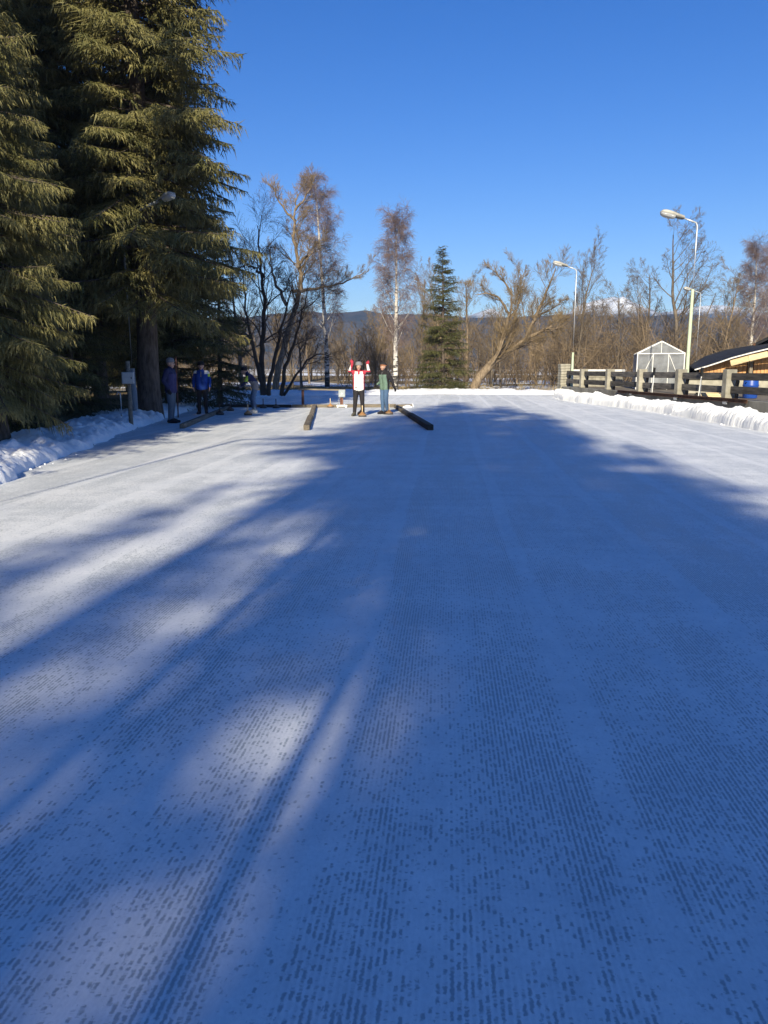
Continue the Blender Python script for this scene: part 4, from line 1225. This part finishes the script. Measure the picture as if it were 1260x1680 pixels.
# ================================================================= LANES: beams, rail, switch box
def beam(a, b, w, h, mat, label, lift=0.0):
    d = Vector(b) - Vector(a)
    o = bar_between('timber_beam', (a[0], a[1], h / 2 + lift), (b[0], b[1], h / 2 + lift), w, h, mat, None, .012)
    # uneven ends and a gentle warp
    me = o.data
    return tag(o, label, 'beam', 'beams that frame the curling lanes')
g = lambda u, v: G(u, v)
def sub(a, b, t): return a * (1 - t) + b * t
lA, lB = g(299, 703), g(374, 671)
beam(lA, sub(lA, lB, .49), .135, .125, MAT['timber'], 'near half of the left lane beam, beside the man in the grey beanie')
beam(sub(lA, lB, .495), lB, .135, .12, MAT['timber'], 'far half of the left lane beam, with dark stocks beside it')
mA, mB = g(503, 706), g(516, 668.5)
beam(mA, sub(mA, mB, .36), .155, .14, MAT['timber'], 'near piece of the middle lane beam')
beam(sub(mA, mB, .365) + Vector((.02, 0, 0)), mB, .15, .135, MAT['timber'], 'far piece of the middle lane beam, behind its kink')
rA, rB = g(706, 706), g(649, 669)
beam(rA, sub(rA, rB, .47), .165, .145, MAT['timber_dark'], 'dark near piece of the right lane beam, ending towards the viewer')
beam(sub(rA, rB, .475), rB, .15, .13, MAT['timber'], 'far piece of the right lane beam, behind the man in green')
beam(g(351, 668.0), g(415, 668.3), .14, .12, MAT['timber_dark'], 'dark end beam left of the bending man')
beam(g(416, 668.3), g(478, 668.6), .14, .115, MAT['timber_dark'], 'dark end beam right of the bending man')
beam(g(479, 668.6), g(565, 668.4), .17, .12, MAT['timber'], 'brown end beam under the wooden rail')
beam(g(566, 668.4), g(650, 668.2), .17, .13, MAT['timber'], 'grey end beam behind the cheering woman')
beam(g(652, 668.0), g(676, 667.6), .15, .11, MAT['timber'], 'short end beam right of the lane corner')

def rail_and_box():
    y = 32.2
    a = AT(490, 638.5, y); b = AT(567, 640, y)
    e = empty('plank_rail', (AT(497, 660, y)[0], y, 0), 0, 'simple rail of one plank on two posts behind the lanes', 'rail')
    o = Vector(e.location)
    bar_between('plank', a - o, b - o, .20, .06, MAT['timber'], e, .006)
    box('post', (.10, .10, a.z - .03), (0, 0, (a.z - .03) / 2), MAT['redpost'], e)
    box('post', (.10, .10, b.z - .03), (AT(560, 660, y)[0] - o.x, .02, (b.z - .03) / 2), MAT['redpost'], e)
    y = 31.75
    c = AT(561, 645.5, y)
    e = empty('switch_box', (c[0], y, 0), 0, 'light grey switch box on a short post with a white foot board', 'switch box')
    box('cabinet', (.27, .14, .30), (0, -.04, c[2]), MAT['grey_box'], e, bevel=.012)
    box('cover', (.22, .014, .25), (0, -.118, c[2]), MAT['grey_box'], e, bevel=.004)
    box('label_plate', (.05, .006, .05), (0, -.128, c[2]), MAT['white_paint'], e, bevel=.001)
    box('post', (.07, .07, c[2] - .15), (.01, .0, (c[2] - .15) / 2), MAT['redpost'], e)
    box('foot_board', (.44, .20, .07), (0, -.06, .075), MAT['white_paint'], e, bevel=.01)
    for sx in (-.17, .17): box('foot', (.06, .22, .045), (sx, -.06, .022), MAT['white_paint'], e, bevel=.008)
    tube('cable', [(-.10, -.02, c[2] - .15), (-.13, -.05, .3), (-.14, -.06, .11)], .009, MAT['galv'], e, 6)
rail_and_box()
def snow_clod(u, v, w, h, label):
    p = G(u, v)
    n = 24; m = 12; V = []; F = []
    rs = np.random.default_rng(int(u))
    for i in range(m + 1):
        ph = (i / m) * math.pi / 2
        for j in range(n):
            th = 2 * math.pi * j / n
            k_ = 1 + .22 * (float(fbm(np.array(3 * math.cos(th) + u), np.array(3 * math.sin(th) + i * .5))) - .5) * 2
            V.append((w * k_ * math.cos(th) * math.cos(ph), w * .6 * k_ * math.sin(th) * math.cos(ph), h * k_ * math.sin(ph) - .01))
    for i in range(m):
        for j in range(n): F.append((i * n + j, i * n + (j + 1) % n, (i + 1) * n + (j + 1) % n, (i + 1) * n + j))
    me = bpy.data.meshes.new('snow_clod'); me.from_pydata(V, [], F); me.materials.append(MAT['snow'])
    for q in me.polygons: q.use_smooth = True
    tag(obj('snow_clod', me, None, p), label, 'snow clod')
snow_clod(669, 668.3, .20, .10, 'white clod of snow at the end of the lane beam')
snow_clod(676.5, 667.2, .06, .13, 'small upright snow lump beside the white clod')

def crumbs():
    rng = np.random.default_rng(77)
    base = bmesh.new(); bmesh.ops.create_icosphere(base, subdivisions=1, radius=1.0)
    bv = np.array([v.co[:] for v in base.verts]); bf = np.array([[v.index for v in f.verts] for f in base.faces]); base.free()
    V = []; F = []; k = 0
    for edge, sgn, n in ((LEFT_EDGE, 1, 330), (RIGHT_EDGE, -1, 300)):
        e = np.array(edge)
        for i in range(n):
            y = rng.uniform(7, 44); x = np.interp(y, e[:, 1], e[:, 0]) + sgn * rng.normal(.02, .12)
            s = rng.gamma(2.0, .007) + .006
            v = bv * s * rng.uniform(.6, 1.3, 3) * np.array([1, 1, .6]) * (1 + rng.normal(0, .12, (len(bv), 1)))
            V.append(v + np.array([x, y, s * .35])); F.append(bf + k); k += len(bv)
    tag(obj('snow_crumbs', mesh_np('snow_crumbs', np.vstack(V), np.vstack(F), MAT['snow'], False)), 'crumbs of snow scattered along the feet of the snow banks', 'snow', kind='stuff')
crumbs()

# ================================================================= ICE STOCKS
def ice_stock():
    e = empty('ice_stock', (0, 0, 0))
    lathe('running_plate', [(0, .0), (.128, .0), (.135, .008), (.135, .022), (.128, .03), (0, .03)], MAT['rubber'], e, 24)
    bd = lathe('body', [(.0, .028), (.126, .028), (.137, .034), (.138, .062), (.130, .072), (.105, .088), (.072, .112), (.048, .136), (.034, .156), (.0, .158)], MAT['stock_wood'], e, 24)
    lathe('ring', [(.1385, .040), (.1415, .042), (.1415, .056), (.1385, .058)], MAT['lamp_dark'], bd, 24)
    lathe('handle', [(.0, .15), (.017, .15), (.015, .20), (.0165, .27), (.0185, .33), (.016, .365), (.0, .372)], MAT['wood_pale'], e, 12)
    return e
st0 = ice_stock()
STK = [(407, 681, 0, 'bright wooden ice stock standing alone in front of the bending man'), (361, 680.5, 1, 'dark ice stock touching the left lane beam'),
       (378, 674, 1, 'dark ice stock near the far end of the left lane beam'), (432, 669.5, 1, 'left one of the two thin dark ice stocks at the end beam'),
       (453, 669.5, 1, 'right one of the two thin dark ice stocks at the end beam'), (542, 668.6, 0, 'pale ice stock standing beside the switch box'),
       (594.5, 683.5, 0, 'ice stock right at the feet of the cheering woman'), (592.5, 680.3, 0, 'ice stock half hidden behind the stock at the woman\'s feet'), (638.5, 680, 0, 'reddish ice stock beside the man in the green jacket')]
for q, (u, v, dk, lab) in enumerate(STK):
    o = st0 if q == 0 else copy_tree(st0)
    o.location = G(u, v); o.rotation_euler = (0, 0, q * .7)
    tag(o, lab, 'ice stock', 'ice stocks on the lanes')
    if dk:
        for ch in o.children:
            if ch.name.startswith('body') or ch.name.startswith('handle'):
                ch.data = ch.data.copy(); ch.data.materials.clear(); ch.data.materials.append(MAT['stock_dark'])

# ================================================================= PEOPLE
def cloth(name, c, s=.75, rough=.8):
    return simple(name, tuple(x * s for x in c), c, 14, rough, .2, bump=.25)
CL = {'skin': simple('skin', (.42, .25, .19), (.52, .33, .25), 12, .55, .35), 'lip': simple('lips', (.33, .11, .10), (.40, .14, .12), 12, .5, .35),
      'hair': simple('dark_hair', (.025, .018, .014), (.06, .045, .035), 20, .6, .3), 'eye': simple('eye', (.015, .012, .01), (.03, .025, .02), 20, .2, .5),
      'white': cloth('white_jacket_cloth', (.82, .80, .79), .93), 'red': cloth('red_jacket_cloth', (.46, .045, .075)), 'blackcloth': cloth('black_cloth', (.028, .026, .030)),
      'green': cloth('sage_green_cloth', (.15, .235, .19)), 'jeans': cloth('blue_denim', (.085, .15, .27)), 'jeansdk': cloth('grey_denim', (.11, .15, .20)), 'boot': cloth('grey_boots', (.10, .095, .075)),
      'navy': cloth('navy_jacket_cloth', (.030, .034, .095)), 'violet': cloth('violet_jacket_sheen', (.050, .050, .145)), 'grey': cloth('grey_knit', (.22, .22, .24)), 'blue': cloth('bright_blue_cloth', (.020, .065, .33)),
      'lime': cloth('lime_patch', (.50, .70, .09)), 'beige': cloth('beige_panel', (.34, .31, .25)), 'orange': cloth('orange_stripe', (.60, .25, .12)), 'paleshoe': cloth('pale_trainers', (.33, .36, .42))}
def capsule(p0, r0, p1, r1, n=14):
    p0 = np.array(p0, float); p1 = np.array(p1, float)
    d = p1 - p0; ln = np.linalg.norm(d) + 1e-6; d = d / ln
    ref = np.array([0, 0, 1.0]) if abs(d[2]) < .9 else np.array([1.0, 0, 0])
    a = np.cross(d, ref); a /= np.linalg.norm(a); b = np.cross(d, a)
    prof = []
    for k in range(6): th = -math.pi / 2 + (k + .35) * math.pi / 12; prof.append((r0 * math.cos(th), r0 * math.sin(th)))
    for k in range(6): th = (k + .65) * math.pi / 12; prof.append((r1 * math.cos(th), ln + r1 * math.sin(th)))
    V = [p0 - d * r0]
    for (r, h) in prof:
        for i in range(n):
            t = 2 * math.pi * i / n
            V.append(p0 + d * h + (a * math.cos(t) + b * math.sin(t)) * r)
    V.append(p1 + d * r1)
    F = []
    m = len(prof)
    for i in range(n):
        F.append((0, 1 + (i + 1) % n, 1 + i))
        F.append((1 + (m - 1) * n + i, 1 + (m - 1) * n + (i + 1) % n, len(V) - 1))
    for k in range(m - 1):
        for i in range(n):
            j = (i + 1) % n
            F.append((1 + k * n + i, 1 + k * n + j, 1 + (k + 1) * n + j, 1 + (k + 1) * n + i))
    return V, F
def person(label, loc, rz, scale, J, zones, rule, hat=None, group=None, headyaw=0.0, hair=False):
    """J: joints in metres for a 1.75 m figure facing -Y; zones: list of material names (jacket, trousers, skin, shoes, hands)"""
    v = lambda *a: np.array(a, float)
    P = []
    def cap(a, ra, b, rb, z): P.append((np.array(a, float), ra, np.array(b, float), rb, z))
    pel = v(*J.get('pelvis', (0, 0, .95))); che = v(*J.get('chest', (0, -.01, 1.30))); nek = v(*J.get('neck', (0, 0, 1.49))); hd = v(*J.get('head', (0, -.03, 1.62)))
    shl = [v(*J.get('shoulder_l', che + v(-.185, .01, .105))), v(*J.get('shoulder_r', che + v(.185, .01, .105)))]
    bulk = J.get('bulk', 1.0)
    # trunk: paired columns give an oval section, the jacket flares a little at its hem
    for s_ in (-1, 1):
        x = v(s_ * .075, 0, 0)
        cap(pel + x * 1.05 + v(0, 0, -.05), .118 * bulk, pel + x + v(0, 0, .10), .122 * bulk, 0)
        cap(pel + x + v(0, 0, .08), .118 * bulk, che + x * 1.05, .130 * bulk, 0)
    cap(che, .128 * bulk, nek - (nek - che) * .28, .085, 0)
    cap(shl[0], .074, nek - v(0, 0, .06), .065, 0); cap(shl[1], .074, nek - v(0, 0, .06), .065, 0)
    cap(nek - v(0, 0, .05), .068, nek + v(0, -.005, .02), .066, 0)          # collar
    cap(nek, .050, hd - v(0, -.01, .05), .052, 2)
    cy, sy = math.cos(headyaw), math.sin(headyaw)
    def hp(x, y, z): return hd + v(x * cy - y * sy, x * sy + y * cy, z)
    cap(hp(0, .018, .02), .094, hp(0, -.012, -.005), .086, 2)
    cap(hp(0, -.030, -.055), .056, hp(0, -.045, -.075), .040, 2)
    cap(hp(0, -.088, .0), .012, hp(0, -.108, -.026), .016, 2)
    for s_ in (-1, 1): cap(hp(s_ * .090, .012, .012), .016, hp(s_ * .092, .014, -.022), .012, 2)
    for i, sd in enumerate(('l', 'r')):
        sg = -1 if sd == 'l' else 1
        el = v(*J['elbow_' + sd]); wr = v(*J['wrist_' + sd]); hdv = v(*J['hand_' + sd]); hdv /= np.linalg.norm(hdv)
        cap(shl[i], .074, el, .056, 0); cap(el, .056, wr, .044, 0)
        side = v(*J.get('side_' + sd, (0, -1, 0))); side = side - hdv * side.dot(hdv); side /= np.linalg.norm(side)
        nrm = np.cross(hdv, side)
        pc = wr + hdv * .03
        for q in (-.022, .0, .022): cap(pc + side * q * .8, .020, pc + hdv * .065 + side * q, .018, 4)
        for q, ln in ((-.036, .066), (-.012, .080), (.012, .074), (.036, .058)):
            b0 = pc + hdv * .066 + side * q
            b1 = b0 + hdv * ln * .55 + nrm * .008 * sg + side * q * .15
            b2 = b1 + hdv * ln * .42 + nrm * .024 * sg
            cap(b0, .0125, b1, .0115, 4); cap(b1, .0115, b2, .0095, 4)
        t0 = pc - side * .026 + hdv * .012; t1 = t0 - side * .034 + hdv * .034 + nrm * .01 * sg; t2 = t1 + hdv * .038 + nrm * .014 * sg
        cap(t0, .017, t1, .0145, 4); cap(t1, .0145, t2, .012, 4)
        kn = v(*J.get('knee_' + sd, (sg * .105, -.015, .50))); an = v(*J.get('ankle_' + sd, (sg * .115, .02, .10))); toe = v(*J.get('toe_' + sd, (sg * .15, -.17, .042)))
        hip = pel + v(sg * .088, 0, -.03)
        cap(hip, .108, kn, .078, 1); cap(kn, .077, an + v(0, 0, .02), .060, 1)
        heel = an + (an - toe) * .22; heel[2] = .048
        cap(an + v(0, 0, .01), .052, heel, .047, 3); cap(heel, .047, toe, .042, 3); cap(an, .05, toe * .6 + an * .4, .047, 3)
    VV = []; FF = []; k = 0
    for p in P:
        a, b = capsule(p[0], p[1], p[2], p[3])
        VV += [tuple(x) for x in a]; FF += [tuple(i + k for i in f) for f in b]; k += len(a)
    raw = bpy.data.meshes.new('raw'); raw.from_pydata(VV, [], FF)
    tmp = bpy.data.objects.new('tmp', raw); C.objects.link(tmp)
    m = tmp.modifiers.new('r', 'REMESH'); m.mode = 'VOXEL'; m.voxel_size = .0125
    m2 = tmp.modifiers.new('s', 'SMOOTH'); m2.factor = .5; m2.iterations = 2
    dg = bpy.context.evaluated_depsgraph_get()
    me = bpy.data.meshes.new_from_object(tmp.evaluated_get(dg))
    bpy.data.objects.remove(tmp); bpy.data.meshes.remove(raw)
    me.name = 'person'
    n = len(me.polygons)
    cen = np.empty(n * 3); me.polygons.foreach_get('center', cen); cen = cen.reshape(-1, 3)
    best = np.full(n, 1e9); zid = np.zeros(n, int); pid = np.zeros(n, int)
    for q, (a, ra, b, rb, z) in enumerate(P):
        d = b - a; L2 = d.dot(d) + 1e-9
        t = np.clip((cen - a) @ d / L2, 0, 1)
        dist = np.linalg.norm(cen - a - t[:, None] * d, axis=1) - (ra + (rb - ra) * t)
        w = dist < best - 1e-4
        best[w] = dist[w]; zid[w] = z; pid[w] = q
    names = list(zones)
    mi = zid.copy()
    if rule is not None:
        for fn, nm in rule:
            if nm not in names: names.append(nm)
            w = fn(cen, zid); mi[w] = names.index(nm)
    lipm = (zid == 2) & (np.linalg.norm(cen - hp(0, -.085, -.052), axis=1) < .022)
    names.append('lip'); mi[lipm] = len(names) - 1
    me.materials.clear()
    for nm in names: me.materials.append(CL[nm])
    me.polygons.foreach_set('material_index', mi.astype(np.int32)); me.polygons.foreach_set('use_smooth', np.ones(n, bool))
    me.update()
    o = obj('person', me, None, loc, (0, 0, rz)); o.scale = (scale,) * 3
    tag(o, label, 'person', group)
    for s_ in (-1, 1):
        p = hp(s_ * .033, -.094, .006)
        lathe('eye', [(0, -.008), (.008, -.004), (.0095, 0), (.008, .004), (0, .008)], CL['eye'], o, 10, p)
    if hair:
        V = []; F = []
        nn = 20
        prof = [(.100, .055, .0), (.108, .02, .005), (.110, -.03, .012), (.108, -.08, .020), (.096, -.125, .03), (.07, -.15, .035)]
        a0, a1 = -.25 * math.pi, 1.25 * math.pi
        for layer in (0, .012):
            for (r, z, y) in prof:
                for i in range(nn + 1):
                    th = a0 + (a1 - a0) * i / nn
                    V.append(tuple(hp((r - layer) * math.cos(th), (r - layer) * math.sin(th) + y, z)))
        m_ = nn + 1; np_ = len(prof)
        for k_ in range(np_ - 1):
            for i in range(nn):
                for off, fl in ((0, 0), (np_ * m_, 1)):
                    q = [off + k_ * m_ + i, off + k_ * m_ + i + 1, off + (k_ + 1) * m_ + i + 1, off + (k_ + 1) * m_ + i]
                    F.append(tuple(q[::-1] if fl else q))
        hm = bpy.data.meshes.new('hair'); hm.from_pydata(V, [], F); hm.materials.append(CL['hair'])
        for q in hm.polygons: q.use_smooth = True
        obj('hair', hm, o)
    if hat:
        ht = lathe('beanie', [(.100, .028), (.109, .030), (.112, .045), (.110, .085), (.098, .118), (.070, .143), (.03, .155), (0, .157)], CL[hat[0]], o, 24)
        ht.location = hp(0, .010, .012); ht.rotation_euler = (R(-5), 0, headyaw)
        lathe('cuff', [(.100, .02), (.1125, .022), (.115, .035), (.1135, .062), (.109, .066)], CL[hat[1]], ht, 24)
        if len(hat) > 2: lathe('stripe', [(.1145, .030), (.117, .033), (.117, .048), (.1145, .051)], CL[hat[2]], ht, 24)
    return o
HANG = dict(elbow_l=(-.25, .03, 1.15), wrist_l=(-.24, -.06, .93), hand_l=(.03, -.2, -1), side_l=(0, -1, 0), elbow_r=(.25, .03, 1.15), wrist_r=(.24, -.06, .93), hand_r=(-.03, -.2, -1), side_r=(0, -1, 0))
# cheering woman, arms up
J = dict(HANG, elbow_l=(-.30, -.03, 1.46), wrist_l=(-.215, -.08, 1.69), hand_l=(.06, -.02, 1), side_l=(.9, -.3, 0), elbow_r=(.345, -.03, 1.42), wrist_r=(.285, -.08, 1.66), hand_r=(-.06, -.02, 1), side_r=(-.9, -.3, 0),
         shoulder_l=(-.185, 0, 1.435), shoulder_r=(.185, 0, 1.43), knee_l=(-.12, -.02, .5), ankle_l=(-.15, .02, .1), toe_l=(-.22, -.15, .042), knee_r=(.11, -.02, .5), ankle_r=(.13, .02, .1), toe_r=(.19, -.16, .042))
jk = lambda c, z: z == 0
person('woman in a white and red ski jacket cheering with both arms raised', G(589, 682.5), R(2), 1.0, J, ['white', 'blackcloth', 'skin', 'boot', 'red'],
       [(lambda c, z: (z == 0) & (c[:, 2] > 1.38), 'red'), (lambda c, z: (z == 0) & (np.abs(c[:, 0]) > .155) & (c[:, 2] < 1.40), 'red'),
        (lambda c, z: (z == 0) & (c[:, 1] > .05), 'red'), (lambda c, z: (z == 0) & (c[:, 2] < 1.445) & (np.abs(c[:, 0]) > .235), 'blackcloth'),
        (lambda c, z: (z == 0) & (c[:, 2] < 1.46) & (np.abs(c[:, 0]) < .135) & (np.abs(c[:, 0]) > .035) & (c[:, 1] < 0), 'white'),
        (lambda c, z: (z == 0) & (c[:, 2] > 1.49) & (np.abs(c[:, 0]) > .262), 'white'), (lambda c, z: (z == 0) & (c[:, 2] > 1.36) & (np.abs(c[:, 0]) < .03) & (c[:, 1] < 0), 'red'),
        (lambda c, z: (z == 0) & (c[:, 2] > .925) & (c[:, 2] < .955) & (c[:, 0] < -.06) & (c[:, 0] > -.13) & (c[:, 1] < 0), 'blackcloth'),
        (lambda c, z: (z == 4) & (c[:, 1] < -.105) & (c[:, 2] < 1.86), 'blackcloth')], hat=('grey', 'grey'), hair=True)
# man in green and black beside her, looking down to the left
J = dict(HANG, chest=(0, -.03, 1.30), neck=(0, -.03, 1.49), head=(0, -.07, 1.61), elbow_l=(-.26, .02, 1.16), wrist_l=(-.20, -.16, 1.02), hand_l=(.35, -.5, -.7), elbow_r=(.27, .10, 1.15), wrist_r=(.30, .16, .93), hand_r=(.1, .35, -.6),
         knee_l=(-.08, -.03, .5), knee_r=(.08, -.01, .5), ankle_l=(-.085, .0, .1), ankle_r=(.085, .05, .1), toe_l=(-.11, -.19, .042), toe_r=(.12, -.13, .042), bulk=1.04)
person('man in a green and black jacket and blue jeans watching', G(631, 679.5), R(-48), 1.0, J, ['blackcloth', 'jeans', 'skin', 'blackcloth', 'blackcloth'],
       [(lambda c, z: (z == 0) & (c[:, 2] < 1.35) & (np.abs(c[:, 0]) < .19) & (c[:, 1] < .075), 'green'), (lambda c, z: (z == 0) & (c[:, 2] > 1.24) & (c[:, 2] < 1.44) & (np.abs(c[:, 0]) < .012) & (c[:, 1] < 0), 'grey')], hat=('blackcloth', 'blackcloth', 'orange'), headyaw=R(-6))
# man with the grey beanie, in profile
J = dict(HANG, chest=(0, .0, 1.31), neck=(0, .0, 1.49), head=(0, -.035, 1.615), elbow_l=(-.25, .09, 1.16), wrist_l=(-.22, -.03, .95), hand_l=(.08, -.3, -1), elbow_r=(.25, .09, 1.16), wrist_r=(.22, -.03, .95), hand_r=(-.08, -.3, -1),
         knee_l=(-.09, -.02, .5), knee_r=(.09, .01, .5), ankle_l=(-.09, .02, .1), ankle_r=(.09, .05, .1), toe_l=(-.10, -.18, .042), toe_r=(.11, -.15, .042), bulk=1.08)
person('man in a dark violet-blue jacket and grey beanie, seen from the side', G(283, 694), R(80), 1.05, J, ['navy', 'jeansdk', 'skin', 'blackcloth', 'blackcloth'],
       [(lambda c, z: (z == 0) & (c[:, 1] < -.03) & (c[:, 2] < 1.34) & (np.abs(c[:, 0]) < .2), 'violet')], hat=('grey', 'grey'))  # violet on the lower front paints a pinkish sheen into the navy jacket
# man in the bright blue jacket
J = dict(HANG, elbow_l=(-.27, .03, 1.16), elbow_r=(.27, .03, 1.16), wrist_l=(-.27, -.05, .93), wrist_r=(.27, -.05, .93), knee_l=(-.11, -.02, .5), knee_r=(.11, -.02, .5), toe_l=(-.16, -.16, .042), toe_r=(.17, -.16, .042), bulk=1.06)
person('man in a bright blue jacket and dark trousers facing the viewer', G(333, 679.5), R(6), 1.01, J, ['blue', 'blackcloth', 'skin', 'blackcloth', 'skin'],
       [(lambda c, z: (z == 0) & (c[:, 2] > 1.36) & (c[:, 0] > .12) & (c[:, 1] < .03), 'white'), (lambda c, z: (z == 0) & (c[:, 2] > 1.38) & (c[:, 0] < -.15) & (c[:, 1] < 0), 'white'), (lambda c, z: (z == 0) & (c[:, 2] > 1.27) & (c[:, 2] < 1.37) & (c[:, 0] > .22), 'lime'),
        (lambda c, z: (z == 0) & (c[:, 2] > 1.26) & (c[:, 2] < 1.44) & (np.abs(c[:, 0]) < .014) & (c[:, 1] < 0), 'grey')], hat=('blackcloth', 'blackcloth'))
# man bending forward over the lane, in profile to the left
J = dict(HANG, pelvis=(0, .10, .93), chest=(0, -.06, 1.235), neck=(0, -.17, 1.385), head=(0, -.27, 1.455), shoulder_l=(-.18, -.10, 1.32), shoulder_r=(.18, -.10, 1.32), elbow_l=(-.22, -.24, 1.08), wrist_l=(-.15, -.40, .93), hand_l=(.1, -.8, -.5),
         elbow_r=(.22, -.22, 1.08), wrist_r=(.15, -.40, .92), hand_r=(-.1, -.8, -.5), knee_l=(-.10, -.03, .51), knee_r=(.10, .02, .51), ankle_l=(-.10, .04, .1), ankle_r=(.10, .10, .1), toe_l=(-.12, -.15, .042), toe_r=(.12, -.09, .042), bulk=1.04)
person('man in a navy and grey jacket bending forward over the lane', G(415, 677.5), R(-84), 1.0, J, ['navy', 'jeans', 'skin', 'paleshoe', 'blackcloth'],
       [(lambda c, z: (z == 0) & (c[:, 2] < 1.12) & (np.abs(c[:, 0]) < .2), 'grey'), (lambda c, z: (z == 0) & (c[:, 2] > .96) & (c[:, 2] < 1.12) & (c[:, 1] < -.05) & (np.abs(c[:, 0]) < .12), 'beige'),
        (lambda c, z: (z == 0) & (c[:, 2] > 1.10) & (c[:, 2] < 1.30) & (np.abs(c[:, 0]) > .20) & (c[:, 1] < -.12), 'lime')], hat=('blackcloth', 'blackcloth'))

# ================================================================= THE AIR
def haze():
    bm = bmesh.new()
    bm_box(bm, (6000, 4600, 225), Matrix.Translation((300, 300, 225 / 2 - 3.5)))
    o = obj('haze', bm_mesh('haze', bm, None))
    k = bpy.data.materials.new('haze'); k.use_nodes = True
    t = k.node_tree
    for n_ in list(t.nodes):
        if n_.type == 'BSDF_PRINCIPLED': t.nodes.remove(n_)
    pv = t.nodes.new('ShaderNodeVolumePrincipled')
    pv.inputs['Color'].default_value = (.34, .57, 1.0, 1)
    pv.inputs['Density'].default_value = HAZE
    t.links.new(pv.outputs[0], t.nodes['Material Output'].inputs['Volume'])
    o.data.materials.append(k)
    tag(o, 'thin blue winter haze in front of the far hills', 'haze', kind='stuff')
HAZE = 0.00029

haze()
